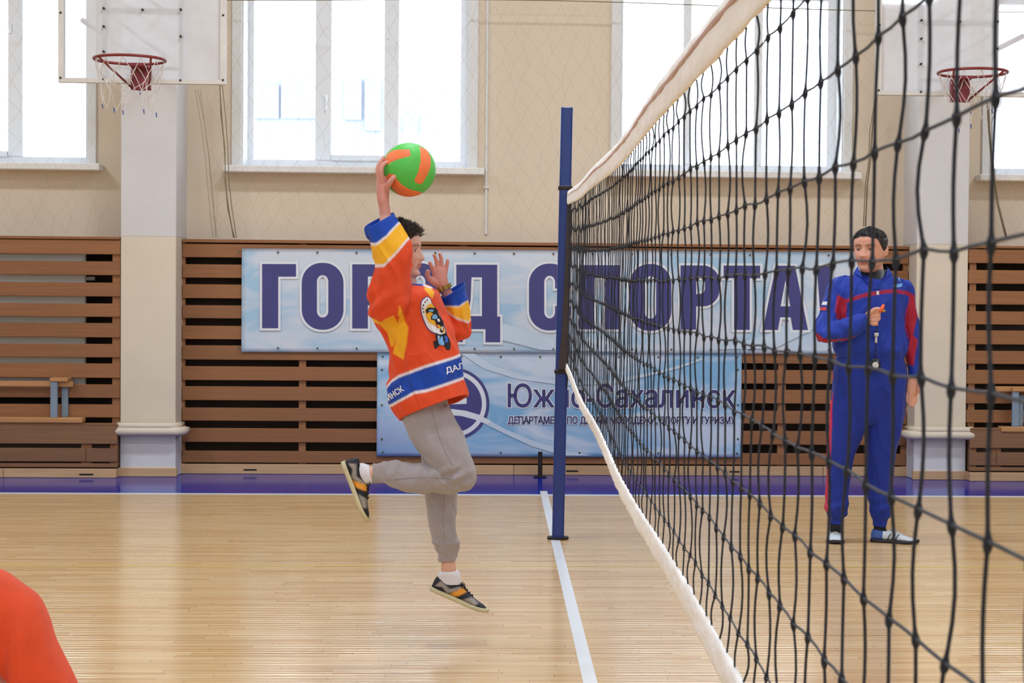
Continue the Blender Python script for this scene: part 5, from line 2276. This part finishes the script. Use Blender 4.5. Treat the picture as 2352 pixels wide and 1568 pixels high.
# joggers
tf = Fig(YBY)
tf.loft([(922, 930, 1024, 905, 0, .135), (926, 960, 1028, 925, 0, .14), (938, 985, 1044, 962, -.02, .13), (946, 1005, 1055, 990, -.04, .10)], 44)
tf.loft([(926, 962, 1030, 930, -.05, .08), (938, 988, 1047, 968, -.06, .088), (952, 1015, 1063, 1000, -.07, .09), (968, 1040, 1079, 1035, -.08, .088), (988, 1066, 1090, 1070, -.085, .082), (1008, 1092, 1094, 1096, -.088, .074), (1026, 1115, 1088, 1114, -.09, .058), (1045, 1128, 1073, 1127, -.09, .03)], 44)
tf.loft([(1085, 1085, 1082, 1122, -.09, .03), (1062, 1068, 1062, 1131, -.09, .056), (1030, 1064, 1030, 1133, -.09, .06), (990, 1065, 990, 1132, -.09, .06), (955, 1065, 953, 1130, -.09, .058), (925, 1062, 919, 1123, -.09, .054), (903, 1057, 895, 1118, -.09, .05), (888, 1061, 883, 1110, -.09, .04), (876, 1064, 871, 1108, -.09, .035), (857, 1065, 859, 1107, -.09, .033)], 40, 5, 2.2, hollow=.02)
tf.loft([(940, 970, 1025, 955, .06, .08), (952, 1010, 1035, 1000, .08, .085), (966, 1050, 1042, 1050, .09, .08), (976, 1100, 1048, 1100, .10, .068), (980, 1135, 1048, 1135, .10, .06), (983, 1180, 1047, 1180, .10, .058), (990, 1222, 1048, 1222, .10, .054), (996, 1248, 1055, 1247, .10, .05), (1003, 1264, 1051, 1260, .10, .042), (1008, 1272, 1048, 1270, .10, .036), (1009, 1289, 1047, 1288, .10, .035)], 40, 5, 2.2, hollow=.02)


def jog_wr(co):
    x, y = flat_xy(co, YBY)
    r = .009 * nz(co, 11, 1.1, (1, 1, .5), .6) + .005 * nz(co, 26, 4.4, (1, 1, .5), .6)
    # knee creases
    r += .009 * np.exp(-((x - 1045) / 32) ** 2) * np.exp(-((y - 1085) / 20) ** 2) * np.sin((x * .45 + y * .9) / 4.6)
    r += .005 * np.exp(-((x - 905) / 16) ** 2) * np.exp(-((y - 1075) / 20) ** 2) * np.sin((x * .8 + y * .5) / 5)
    r += .004 * np.exp(-((y - 1255) / 12) ** 2) * np.sin(y / 3.2)
    r += .004 * np.sin((x + y * .12) / 7) * np.exp(-((y - 1175) / 40) ** 2)
    r += .006 * (1 - np.abs(nz(co, 12, 3.3, (1.0, 1.0, .35), .5)) * 4).clip(0, 1) ** 2
    return r


joggers = tf.fuse('joggers', 'fleece', boy, .003, 3, jog_wr)
# ribbed cuffs are part of the joggers; side seam
m = MB()
tb = bvh_of(joggers)


def seam(pts, mt, w, parent, name, bvh, Y0, off=.0008):
    q = cr_interp([list(p) for p in pts], 8)
    v, f = [], []
    n = 0
    for i in range(len(q)):
        a, b = q[max(0, i - 1)], q[min(len(q) - 1, i + 1)]
        t = (b - a) / np.linalg.norm(b - a)
        row = []
        for s_ in (-1, 1):
            x, y = q[i][0] - t[1] * w * s_, q[i][1] + t[0] * w * s_
            tgt = P(x, y, Y0)
            d = (tgt - CAM).normalized()
            h = bvh.ray_cast(tgt - d * .8, d, 1.6)
            if h[0] is None:
                break
            row.append(h[0] - d * off)
        if len(row) == 2:
            v += row
            if len(v) >= 4:
                k = len(v)
                f.append((k - 4, k - 3, k - 1, k - 2))
    if f:
        MB().add(v, f).build(name, mt, parent)


M['seam'] = mat('dark_seam', (136, 128, 131), .9, .05)
seam([(990, 935), (1000, 975), (1015, 1020), (1040, 1070)], 'seam', .8, joggers, 'side_seam', tb, YBY)
seam([(1040, 1100), (1000, 1098), (950, 1097), (905, 1102)], 'seam', .8, joggers, 'side_seam', tb, YBY)
seam([(1020, 1140), (1018, 1190), (1020, 1250)], 'seam', .7, joggers, 'side_seam', tb, YBY)


# socks
def sock(parent, Y0, rings, mt, name='sock'):
    f = Fig(Y0)
    f.loft(rings, 28, 4, 2.1)
    return f.fuse(name, mt, parent, .003, 1)


sock(boy, YBY, [(848, 1068, 858, 1107, -.09, .029), (840, 1065, 856, 1109, -.09, .031), (832, 1063, 851, 1110, -.09, .030), (824, 1064, 846, 1112, -.09, .027), (817, 1072, 838, 1114, -.09, .022)], 'sock_white')
sock(boy, YBY, [(1009, 1311, 1052, 1310, .10, .034), (1006, 1318, 1056, 1316, .10, .036), (1005, 1327, 1059, 1327, .10, .031), (1007, 1340, 1058, 1342, .10, .026)], 'sock_white')


def pip(px, py, poly):
    r = False
    n = len(poly)
    for i in range(n):
        x0, y0 = poly[i]
        x1, y1 = poly[(i + 1) % n]
        if (y0 > py) != (y1 > py) and px < (x1 - x0) * (py - y0) / (y1 - y0) + x0:
            r = not r
    return r


def paint_boy(t, v, s_):
    if pip(t, v, [(.29, .05), (.47, .26), (.56, .22), (.36, .0)]):
        return (224, 148, 44)
    if pip(t, v, [(.04, .10), (.10, .22), (.28, .15), (.44, .26), (.47, .25), (.27, .06), (.16, .14)]):
        return (150, 140, 132)
    if pip(t, v, [(.46, .02), (.66, .17), (.80, .12), (.72, .03)]):
        return (150, 140, 132)
    return (26, 27, 36)


# hanging far foot
hl = P(988, 1354, YBY + .10)
te = P(1118, 1409, YBY + .10)
uv = (te - hl).normalized()
shoe(boy, hl, uv, Vector((.4, 0, .9)), (te - hl).length, paint_boy, 'sole', 'lace_black')
# raised near foot, sole facing back
hl = P(784, 1062, YBY - .09)
te = P(838, 1199, YBY - .09)
uv = (te - hl).normalized()
shoe(boy, hl, uv, Vector((.92, 0, .35)), (te - hl).length, paint_boy, 'sole', 'lace_black')

# gold bracelet watch on the left wrist
m = MB()
wc = P(1020, 661, YBY + .112)
ax1 = (P(1036, 653, YBY + .112) - P(1005, 667, YBY + .112)).normalized()
v, f = [], []
n, k = 28, 6
aw = Vector((0, 1, 0))
axis = ax1.cross(aw).normalized()
for i in range(n):
    a = 2 * PI * i / n
    d = ax1 * (.0262 * math.cos(a)) + aw * (.0235 * math.sin(a))
    for hh, rr_ in ((-.0085, 1), (-.0085, 1.16), (.0085, 1.16), (.0085, 1)):
        g_ = 1 + (.07 if i % 2 else 0)
        v.append(wc + d * rr_ * g_ + axis * hh)
for i in range(n):
    for j in range(4):
        f.append((i * 4 + j, i * 4 + (j + 1) % 4, ((i + 1) % n) * 4 + (j + 1) % 4, ((i + 1) % n) * 4 + j))
MB().add(v, f).build('bracelet', 'gold', boy)

# the ball
bc = P(939, 390, YBY - .10)
BR = 61.5 / (FPX / ((YBY - .10) * FW.y))
n1, n2 = 260, 380
v, f = [], []
for i in range(n1 + 1):
    t = PI * i / n1
    for j in range(n2):
        a = 2 * PI * j / n2
        v.append((math.sin(t) * math.cos(a), math.sin(t) * math.sin(a), math.cos(t)))
v = np.array(v)
co = np.array(bc) + v * BR
x, y = flat_xy(co, YBY - .10)
bp_ = lambda pts: [(780 + a / 3.92, 300 + b / 3.92) for a, b in pts]
panels = [bp_([(405, 270), (432, 215), (470, 188), (520, 182), (640, 182), (650, 245), (560, 268), (480, 295), (440, 318), (408, 312)]),
          bp_([(722, 142), (790, 175), (826, 245), (828, 325), (804, 400), (752, 490), (725, 494), (690, 480), (684, 462), (718, 390), (738, 290), (735, 200)]),
          bp_([(425, 425), (450, 402), (500, 405), (530, 455), (575, 505), (645, 542), (745, 562), (700, 600), (640, 612), (560, 600), (490, 545), (445, 480)])]
front = co[:, 1] < bc.y
cols = np.tile(lin((84, 190, 76)), (len(co), 1))
dep = np.zeros(len(co))
for p in panels:
    for fr_, pp in ((front, p), (~front, [(2 * 939 - a, 2 * 390 - b) for a, b in p])):
        ins = inpoly(x, y, pp) & fr_
        cols[ins] = lin((240, 122, 66))
        dd = linedist(x, y, pp + [pp[0]])
        dep += np.where(fr_, .0011 * np.exp(-(dd / 1.4) ** 2), 0)
co = co - v * dep[:, None]
for i in range(n1):
    for j in range(n2):
        j2 = (j + 1) % n2
        f.append((i * n2 + j, i * n2 + j2, (i + 1) * n2 + j2, (i + 1) * n2 + j))
me = MB().add(co.tolist(), f).mesh('volleyball')
ca = me.color_attributes.new('Col', 'FLOAT_COLOR', 'POINT')
ca.data.foreach_set('color', np.concatenate([cols, np.ones((len(co), 1))], 1).ravel())
tag(link('volleyball', me, 'ball', None, True), "green and orange volleyball held up in the jumping boy's raised hand", 'ball')

# ================================================================== THE REFEREE
YR_ = F(1990, 1243).y
ref = empty('person', (P(1998, 1000, YR_).x, YR_, 0), 'man in a blue and red tracksuit standing behind the net holding an orange whistle', 'person')
rf = Fig(YR_)
K = rf.ppm
RH = 99 / K
fa = math.radians(33)
rh = Head(rf.W(1999, 622, -.045), (-math.sin(fa), -math.cos(fa), 0), RH, -.06)
rh.add(rf)
rf.limb([(2003, 590, .01, 22, 24), (2005, 615, .01, 23, 25), (2006, 640, .02, 27, 30)])
rf.loft([(1970, 640, 2040, 642, .02, .06), (1935, 658, 2066, 660, .02, .08), (1922, 690, 2075, 690, .01, .115), (1925, 750, 2072, 752, 0, .11), (1928, 820, 2068, 822, 0, .10), (1925, 880, 2070, 880, 0, .11), (1928, 930, 2066, 930, 0, .11), (1940, 960, 2050, 960, 0, .07)])
# legs in the tracksuit, shoes cover the feet
rf.limb([(1948, 925, 0, 33, 38), (1940, 1010, 0, 27, 32), (1930, 1080, 0, 22, 25), (1924, 1140, .0, 19, 22), (1919, 1195, .01, 13, 15), (1918, 1222, .01, 9, 10), (1918, 1232, .0, 8, 9)])
rf.limb([(2040, 925, 0, 32, 38), (2030, 1010, 0, 26, 32), (2022, 1080, 0, 22, 25), (2022, 1140, .0, 18, 22), (2023, 1190, .0, 13, 15), (2023, 1220, .0, 10, 10), (2028, 1230, -.01, 8, 8)])
# bent right arm
rf.limb([(1932, 672, .01, 14), (1914, 692, .0, 16), (1902, 735, -.03, 18), (1903, 760, -.06, 17), (1930, 757, -.13, 15), (1960, 748, -.20, 13), (1984, 738, -.235, 11, 9), (1994, 733, -.24, 12, 9)])
rf.limb([(1990, 735, -.24, 13, 9), (2000, 729, -.245, 17, 9), (2010, 727, -.25, 15, 9)], 16)
for k, (y0, x1, y1) in enumerate(((717, 2023, 717), (726, 2021, 726), (735, 2019, 735), (743, 2015, 743))):
    hand_finger(rf, [(2004, y0, -.262), (2014, y0 - .5, -.275), (x1, y1, -.268), (x1 - 3, y1 + 1, -.252), (x1 - 11, y1 + 1, -.243)], (5.0, 4.2))
hand_finger(rf, [(1996, 722, -.262), (2006, 712, -.278), (2016, 709, -.285), (2024, 711, -.282)], (5.6, 4.2))
# hanging left arm
rf.limb([(2066, 672, .01, 14), (2084, 700, .01, 15), (2094, 755, .01, 16), (2099, 800, 0, 14), (2099, 850, -.01, 11, 12), (2098, 872, -.015, 10, 12)])
rf.limb([(2098, 862, -.015, 10, 11), (2096, 880, -.02, 14, 9), (2095, 898, -.02, 14, 9)], 16)
hand_finger(rf, [(2086, 896, -.02), (2083, 912, -.025), (2084, 924, -.03)], (4.6, 3.6))
hand_finger(rf, [(2092, 898, -.03), (2090, 917, -.035), (2090, 931, -.04)], (4.8, 3.6))
hand_finger(rf, [(2098, 898, -.02), (2097, 917, -.025), (2096, 932, -.03)], (4.8, 3.6))
hand_finger(rf, [(2104, 896, -.01), (2104, 912, -.015), (2103, 925, -.02)], (4.6, 3.5))
hand_finger(rf, [(2104, 876, -.03), (2110, 888, -.045), (2110, 900, -.05)], (5.2, 4.0))


def ref_skin(co):
    cols = np.tile(lin((208, 152, 130)), (len(co), 1))
    rh.skin_colors(co, SKIN, (176, 92, 84), (44, 34, 32), cols)
    x, y, z = rh.local(co)
    b = (x > .1) & (z > -.05) & (z < .34) & (np.abs(y) < .33)
    st = np.clip(1 - np.abs(z - .12) / .16, 0, 1) * .22 * b
    cols = cols * (1 - st[:, None]) + lin((120, 96, 90)) * st[:, None]
    return cols


rbody = rf.fuse('body', 'skin', ref, .0032, 2, None, ref_skin)
rh.eyes(rbody, -.1)
rh.hair(ref, 'hair2', lambda a: .012 * math.sin(a * 9) + float(np.interp(a, [0, .5, .85, 1.15, 1.4, 1.7, 2.3, PI], [.80, .79, .74, .60, .47, .44, .22, .18])), 9, 2200, .035, .022, .02)

# black undershirt collar
m = Fig(YR_)
m.loft([(1974, 618, 2036, 620, .01, .062), (1970, 630, 2042, 632, .01, .078), (1966, 650, 2046, 652, .0, .10), (1975, 668, 2046, 670, -.02, .10)], 32)
m.fuse('undershirt', 'black_plastic', ref, .004, 1)

# jacket
kf = Fig(YR_)
kf.loft([(1963, 628, 2047, 631, .015, .068, 0), (1948, 634, 2058, 636, .015, .085, 0), (1926, 644, 2074, 646, .01, .105, 0), (1910, 665, 2086, 665, .0, .13, 0), (1915, 700, 2080, 700, -.005, .135, 0), (1917, 740, 2078, 740, -.005, .135, 0),
         (1914, 780, 2083, 780, -.005, .14, 0), (1916, 802, 2082, 804, -.005, .145, 0), (1924, 821, 2075, 822, -.0, .13, 0), (1926, 828, 2072, 828, -.0, .125, 0)], 56, 5, 2.3, hollow=.04, wall=.93)
# right sleeve: down to the elbow, then across the front
kf.loft([(1945, 632, 1948, 668, .01, .05), (1912, 640, 1944, 676, .01, .075), (1894, 676, 1936, 694, .0, .08), (1883, 712, 1930, 722, -.02, .078), (1872, 745, 1926, 742, -.05, .075), (1868, 765, 1920, 748, -.075, .07), (1882, 786, 1922, 748, -.10, .065)], 36)
kf.loft([(1880, 752, 1876, 782, -.08, .05), (1905, 742, 1900, 785, -.10, .065), (1928, 732, 1930, 782, -.14, .064), (1950, 727, 1956, 775, -.18, .058), (1972, 721, 1976, 765, -.215, .052), (1985, 719, 1991, 754, -.235, .044), (1989, 720, 1995, 750, -.24, .040)], 36, 5, 2.2, hollow=.025)
# left sleeve
kf.loft([(2050, 636, 2074, 644, .01, .05), (2060, 655, 2093, 656, .01, .075), (2066, 700, 2103, 700, .01, .075), (2073, 755, 2112, 757, .01, .07), (2080, 805, 2117, 805, .0, .062), (2084, 840, 2118, 842, -.005, .056), (2086, 858, 2115, 862, -.01, .05), (2088, 866, 2110, 868, -.01, .044)], 36, 5, 2.2, hollow=.025)
RB, RD = lin((14, 48, 152)), lin((160, 16, 44))


def jk_color(co):
    x, y = flat_xy(co, YR_)
    Y = co[:, 1]
    cols = np.tile(RB, (len(co), 1))
    arm = (Y < YR_ - .1) & (y > 715) & (y < 790) & (x < 1998)
    front = (Y < YR_ + .0)
    tr = ~arm
    cols[tr & (linedist(x, y, [(1932, 692), (1978, 677), (2014, 671), (2042, 668), (2078, 673), (2090, 681)]) < 4)] = RD
    cols[tr & inpoly(x, y, [(1918, 676), (1937, 690), (1936, 732), (1906, 733)])] = RD
    cols[tr & inpoly(x, y, [(2085, 677), (2095, 676), (2103, 725), (2092, 768), (2103, 781), (2093, 840), (2078, 834), (2084, 781), (2074, 750), (2076, 717)])] = RD
    cols[(x < 1998) & (y > 700) & ((Y < YR_ - .16) | (x < 1912)) & (linedist(x, y, [(1866, 768), (1878, 780), (1900, 783), (1930, 780), (1958, 772), (1975, 763)]) < 4.5)] = RD
    cols[(x > 2105) & (linedist(x, y, [(2118, 850), (2112, 866)]) < 3)] = lin((60, 30, 60))
    return cols


def jk_wr(co):
    x, y = flat_xy(co, YR_)
    r = .012 * nz(co, 8, 2.2, (1, 1, .5), -.3) + .009 * nz(co, 20, 6.1, (1, 1, .45), .3) + .006 * (1 - np.abs(nz(co, 11, 4.2, (1, 1, .35), -.4)) * 4).clip(0, 1) ** 2 - .002
    r += .004 * np.exp(-((y - 808) / 14) ** 2) * np.sin(x / 5.0)
    r += .004 * np.exp(-((x - 1925) / 20) ** 2) * np.exp(-((y - 755) / 30) ** 2) * np.sin((x - y) / 6)
    ed = np.minimum(linedist(x, y, [(1920, 828), (2078, 828)]), linedist(x, y, [(1990, 718), (1995, 755)]))
    ed = np.minimum(ed, np.minimum(linedist(x, y, [(2085, 866), (2115, 866)]), linedist(x, y, [(1960, 628), (2050, 630)])))
    r *= np.clip(ed / 26, .1, 1)
    return r


jacket = kf.fuse('jacket', 'jacket', ref, .0036, 3, jk_wr, jk_color)
kb = bvh_of(jacket)


def RD_(pts, mt, name, off=.004):
    decal([pts], YR_, kb, jacket, name, mt, off)


RD_([(1887, 693), (1901, 692), (1900, 700), (1885, 700)], 'flag_white', 'flag_patch')
RD_([(1885, 700), (1900, 700), (1899, 706), (1884, 706)], 'flag_blue', 'flag_patch')
RD_([(1884, 706), (1899, 706), (1898, 713), (1882, 712)], 'flag_red', 'flag_patch')
RD_([(2048, 657), (2060, 653), (2072, 651), (2070, 659), (2058, 661)], 'light_blue', 'chest_print')
RD_([(2060, 634), (2064, 633), (2068, 646), (2064, 645)], 'light_blue', 'chest_print')
RD_([(2013, 668), (2019, 668), (2019, 677), (2013, 677)], 'silver', 'zip_pull', .004)
RD_([(2015.2, 677), (2016.8, 677), (2014, 822), (2012.4, 822)], 'flag_blue', 'zip_line')
# folded collar wings
m = MB()
for pts in ([(1970, 612), (1961, 626), (1972, 648), (2003, 664), (2012, 664), (1995, 650), (1980, 636), (1972, 616)],
            [(2038, 612), (2050, 628), (2044, 646), (2024, 662), (2016, 664), (2024, 648), (2034, 634), (2040, 616)]):
    n = len(pts)
    dq = [-.02, -.03, -.085, -.125, -.13, -.12, -.09, -.04]
    A = [P(a, b, YR_ + d) for (a, b), d in zip(pts, dq)]
    B = [p + Vector((0, .012, 0)) for p in A]
    m.add(A + B, [tuple(range(n)), tuple(range(2 * n - 1, n - 1, -1))] + [(i, (i + 1) % n, (i + 1) % n + n, i + n) for i in range(n)])
M['royal'] = mat('royal_blue_fabric', (16, 52, 156), .7, .08, 30, .2, 300)
m.build('collar', 'royal', ref)

# trousers
uf = Fig(YR_)
uf.loft([(1922, 822, 2074, 823, 0, .12), (1915, 850, 2079, 850, 0, .13), (1910, 890, 2079, 890, 0, .135), (1908, 925, 2077, 925, 0, .13), (1908, 955, 2076, 955, 0, .115), (1918, 975, 2066, 975, 0, .09)], 52, 5, 2.5)
uf.loft([(1912, 900, 1985, 900, 0, .10), (1907, 930, 1993, 935, 0, .115), (1904, 970, 1992, 975, 0, .11), (1903, 1010, 1976, 1010, 0, .10), (1900, 1050, 1964, 1050, 0, .088), (1898, 1090, 1956, 1090, 0, .078), (1896, 1130, 1951, 1130, 0, .075), (1894, 1165, 1949, 1165, 0, .073), (1897, 1181, 1944, 1183, 0, .06), (1903, 1190, 1936, 1190, 0, .044), (1905, 1204, 1935, 1204, 0, .042)], 44, 5, 2.2, hollow=.02)
uf.loft([(2003, 900, 2077, 900, 0, .10), (1993, 930, 2078, 930, 0, .115), (1987, 970, 2073, 968, 0, .11), (1988, 1010, 2064, 1008, 0, .10), (1990, 1050, 2056, 1048, 0, .088), (1991, 1090, 2052, 1090, 0, .078), (1992, 1130, 2048, 1130, 0, .073), (1997, 1165, 2047, 1165, 0, .068), (2000, 1184, 2046, 1184, 0, .06), (2004, 1194, 2038, 1194, 0, .046), (2005, 1206, 2036, 1208, 0, .042)], 44, 5, 2.2, hollow=.02)


def tr_color(co):
    x, y = flat_xy(co, YR_)
    cols = np.tile(lin((12, 40, 136)), (len(co), 1))
    ed = np.interp(y, [850, 930, 1046, 1130, 1173], [1911, 1905, 1901, 1897, 1895])
    cols[(x < ed + 3.5) & (y > 850) & (y < 1180)] = lin((190, 30, 70))
    cols[(x > np.interp(y, [850, 930, 1008, 1090, 1165], [2079, 2078, 2064, 2052, 2047]) - 2.5) & (y > 1050) & (y < 1180)] = lin((150, 40, 80))
    return cols


def tr_wr(co):
    x, y = flat_xy(co, YR_)
    return .011 * nz(co, 9, 5.2, (1, 1, .4), .1) + .007 * nz(co, 22, 1.1, (1, 1, .4)) + .006 * (1 - np.abs(nz(co, 10, 8.2, (1, 1, .22), .1)) * 4).clip(0, 1) ** 2 - .003 + .004 * np.exp(-((y - 1160) / 22) ** 2) * np.sin(y / 5 + x / 20)


uf.fuse('tracksuit_trousers', 'tracksuit', ref, .0036, 3, tr_wr, tr_color)
sock(ref, YR_, [(2008, 1200, 2034, 1200, 0, .036), (2007, 1212, 2035, 1212, 0, .036), (2009, 1222, 2037, 1224, -.005, .028), (2012, 1232, 2038, 1233, -.01, .022)], 'sock_black')
sock(ref, YR_, [(1907, 1198, 1932, 1198, 0, .034), (1906, 1212, 1933, 1212, 0, .036), (1907, 1222, 1932, 1222, .01, .030), (1909, 1232, 1931, 1232, .01, .026)], 'sock_black')


def paint_ref(blue):
    def f(t, v, s_):
        if v > .19 and t < .42 and abs(s_) < .9:
            if t > .3 and blue == 0:
                return (240, 70, 80)
        if t < .26:
            return (60, 90, 160) if blue else (190, 196, 204)
        for k in range(3):
            a = .38 + .085 * k
            if abs(t - a - (v - .1) * .5) < .018 and .05 < v < .2 and abs(s_) > .35:
                return (30, 30, 36)
        if t > .94 and v < .1:
            return (40, 40, 46)
        return (192, 200, 206)
    return f


g1 = F(2001, 1243)
shoe(ref, g1 + Vector((0, .0, 0)), Vector((.92, -.38, 0)), Vector((0, 0, 1)), .272, paint_ref(1), 'sole_dark', 'lace_white')
g2 = F(1921, 1238)
shoe(ref, g2 + Vector((.0, .05, 0)), Vector((-.17, -.98, 0)), Vector((0, 0, 1)), .272, paint_ref(0), 'sole_dark', 'lace_white')

# orange whistle held in the hand
p0 = P(2027, 712, YR_ - .285)
e = empty('whistle', p0, "orange plastic whistle held in the tracksuited man's fist", 'whistle')
m = MB()
m.tube([P(2020, 716, YR_ - .285), P(2026, 708, YR_ - .287), P(2030, 699, YR_ - .288)], [.009, .011, .007], 10)
m.build('mouthpiece', 'orange', e, True)
MB().tube([P(2026, 714, YR_ - .292), P(2034, 714, YR_ - .292)], .008, 10).build('barrel', 'gold', e, True)
# silver whistle and stopwatch hanging on a lanyard
yl_ = YR_ - .165
e = empty('whistle', P(2012, 770, yl_), "silver whistle hanging on a black cord at the man's chest", 'whistle')
m = MB()
m.tube([P(2013, 764, yl_), P(2013, 772, yl_)], [.012, .013], 10)
m.tube([P(2012.5, 772, yl_), P(2012, 787, yl_)], [.0065, .0075], 8)
m.build('barrel', 'silver', e, True)
MB().tube([P(2013, 756, yl_), P(2013, 764, yl_)], .005, 8).build('ring', 'black_plastic', e, True)
e = empty('stopwatch', P(2010, 836, YR_ - .17), "black stopwatch with a white face hanging at the man's waist", 'stopwatch')
y0 = YR_ - .172
c = P(2010, 838, y0)
m = MB()
m.tube([c + Vector((0, -.010, 0)), c + Vector((0, .010, 0))], .031, 24, True, .92)
m.box(c.x - .022, c.x + .022, c.y - .008, c.y + .008, c.z + .018, c.z + .036, .003)
m.build('case', 'black_plastic', e, True)
MB().tube([c + Vector((0, -.0125, 0)), c + Vector((0, -.0095, 0))], .018, 20).build('face', 'silver', e)
MB().tube([P(2010, 826, y0 + .0), P(2011, 800, yl_ + .008), P(2012, 788, yl_ + .006), P(2014, 757, yl_ - .0), P(2016, 745, YR_ - .21), P(2019, 728, YR_ - .262)], .0022, 6).build('cord', 'black_plastic', e, True)

# ================================================================== THE PLAYER IN FRONT, LOWER LEFT
YK = 3.0
kid = empty('person', (P(0, 1400, YK).x - .25, YK, 0), 'player in an orange jersey crouching in the lower left corner, only a sleeve in view', 'person')
gf = Fig(YK)
kp = gf.ppm


def px_(x, z):
    return proj(Vector((x, YK, z)))


def kl(f, pts, **k):
    """pts in metres: x, z, depth, radius"""
    f.limb([px_(p[0], p[1]) + (p[2], p[3] * kp, (p[4] if len(p) > 4 else p[3]) * kp) for p in pts], **k)


kh = Head((-1.06, YK + .04, .93), (1, -.1, 0), .205, .05)
kh.add(gf)
kl(gf, [(-1.09, .98, .04, .05), (-1.12, .90, .04, .055), (-1.17, .84, .04, .08)])
kl(gf, [(-1.13, .84, .04, .09, .14), (-1.22, .72, .04, .10, .15), (-1.32, .58, .04, .10, .14), (-1.36, .50, .04, .10, .13)])
kl(gf, [(-.96, .80, 0, .05), (-.86, .72, -.02, .045), (-.76, .59, -.03, .04), (-.62, .57, -.02, .035), (-.50, .58, 0, .026), (-.44, .585, 0, .034, .02), (-.40, .59, 0, .03, .018)])
kl(gf, [(-1.10, .83, .2, .05), (-.98, .70, .22, .045), (-.86, .58, .22, .038), (-.70, .56, .2, .034), (-.52, .58, .16, .026), (-.46, .585, .15, .034, .02), (-.42, .59, .15, .03, .018)])
for k_ in range(4):
    for dy in (0, .15):
        kl(gf, [(-.42, .575 + .012 * k_, dy - .012 + .008 * k_, .008), (-.38, .575 + .014 * k_, dy - .012 + .01 * k_, .0075), (-.345, .585 + .013 * k_, dy - .01 + .01 * k_, .0065)])
for dy in (0, .15):
    kl(gf, [(-.46, .60, dy - .02, .011), (-.43, .625, dy - .035, .009), (-.41, .64, dy - .04, .0075)])
for s_, dx in ((-.06, 0), (.14, .12)):
    kl(gf, [(-1.34, .50, s_, .085), (-1.14 + dx, .44, s_, .07), (-1.0 + dx, .40, s_, .055), (-1.08 + dx, .26, s_, .05), (-1.16 + dx, .12, s_, .036), (-1.15 + dx, .07, s_, .036), (-1.07 + dx, .045, s_, .03)])


def kid_skin(co):
    cols = np.tile(lin(SKIN), (len(co), 1))
    kh.skin_colors(co, SKIN, (186, 98, 92), (74, 52, 44), cols)
    return cols


kb_ = gf.fuse('body', 'skin', kid, .004, 2, None, kid_skin)
kh.eyes(kb_)
kh.hair(kid, 'hair', hairline_boy, 21, 300, .12, .04)
hf = Fig(YK)
kl(hf, [(-1.10, .86, .04, .11, .19), (-1.16, .79, .04, .15, .20), (-1.24, .68, .04, .155, .20), (-1.33, .56, .04, .16, .19), (-1.38, .47, .04, .16, .18)], sub=5, n=48)
# the sleeve that shows
hf.loft([(-120, 1330, -150, 1560, -.02, .06), (-60, 1306, -120, 1500, -.03, .085), (0, 1313, -75, 1480, -.035, .085), (45, 1340, -45, 1500, -.04, .082), (88, 1372, -20, 1530, -.045, .08), (112, 1420, 0, 1545, -.05, .078), (126, 1468, 18, 1580, -.05, .076),
         (148, 1520, 42, 1620, -.05, .074), (174, 1575, 66, 1665, -.05, .072), (205, 1650, 85, 1740, -.05, .07), (225, 1720, 120, 1820, -.04, .066)], 44, 5, 2.2)
hf.loft([(205, 1640, 115, 1800, -.05, .05), (280, 1650, 240, 1820, -.04, .06), (360, 1660, 350, 1810, -.03, .055), (470, 1670, 470, 1790, -.02, .05), (560, 1680, 562, 1780, -.01, .045)], 36, 4, 2.2, hollow=.03)
kl(hf, [(-1.12, .83, .18, .07), (-1.0, .72, .21, .075), (-.88, .60, .22, .07), (-.76, .57, .21, .062), (-.64, .57, .18, .056)], sub=5)


def kid_color(co):
    x, y = flat_xy(co, YK)
    cols = np.tile(ORG, (len(co), 1))
    cols[(x > 360) & (y > 1500)] = YEL
    cols[(x > 460) & (y > 1500)] = BLU
    z = co[:, 2] + .55 * (co[:, 0] + 1.3)
    tr = (x < -60)
    cols[tr & (z > .50) & (z < .58)] = BLU
    cols[tr & (np.abs(z - .50) < .008)] = WHT
    cols[tr & (np.abs(z - .58) < .008)] = WHT
    return cols


def kid_w(co):
    x, y = flat_xy(co, YK)
    r = .006 * nz(co, 7, 3.1, (1, 1, .3), -.5) + .003 * nz(co, 16, 9.1, (1, 1, .3), -.5)
    r -= .009 * np.exp(-((x - (55 - (y - 1420) * .10)) / 13) ** 2) * np.clip((y - 1370) / 60, 0, 1)
    r += .004 * np.exp(-((x - (88 + (y - 1420) * .10)) / 12) ** 2) * np.clip((y - 1370) / 60, 0, 1)
    return r


hf.fuse('jersey', 'jersey', kid, .004, 3, kid_w, kid_color)
lf = Fig(YK)
kl(lf, [(-1.40, .54, .04, .13, .17), (-1.36, .46, .04, .13, .16)], sub=4)
for s_, dx in ((-.06, 0), (.14, .12)):
    kl(lf, [(-1.34, .50, s_, .105), (-1.14 + dx, .45, s_, .085), (-.99 + dx, .41, s_, .07)], sub=5)
    kl(lf, [(-.985 + dx, .42, s_, .06), (-1.08 + dx, .27, s_, .062), (-1.15 + dx, .14, s_, .05)], sub=5)
lf.fuse('joggers', 'fleece', kid, .005, 3, lambda co: .004 * nz(co, 11, 1.1, (1, 1, .5), .6))
for s_, dx in ((-.06, 0), (.14, .12)):
    shoe(kid, Vector((-1.21 + dx, YK + s_, .001)), Vector((1, -.05, 0)), Vector((0, 0, 1)), .245, paint_boy, 'sole', 'lace_black')
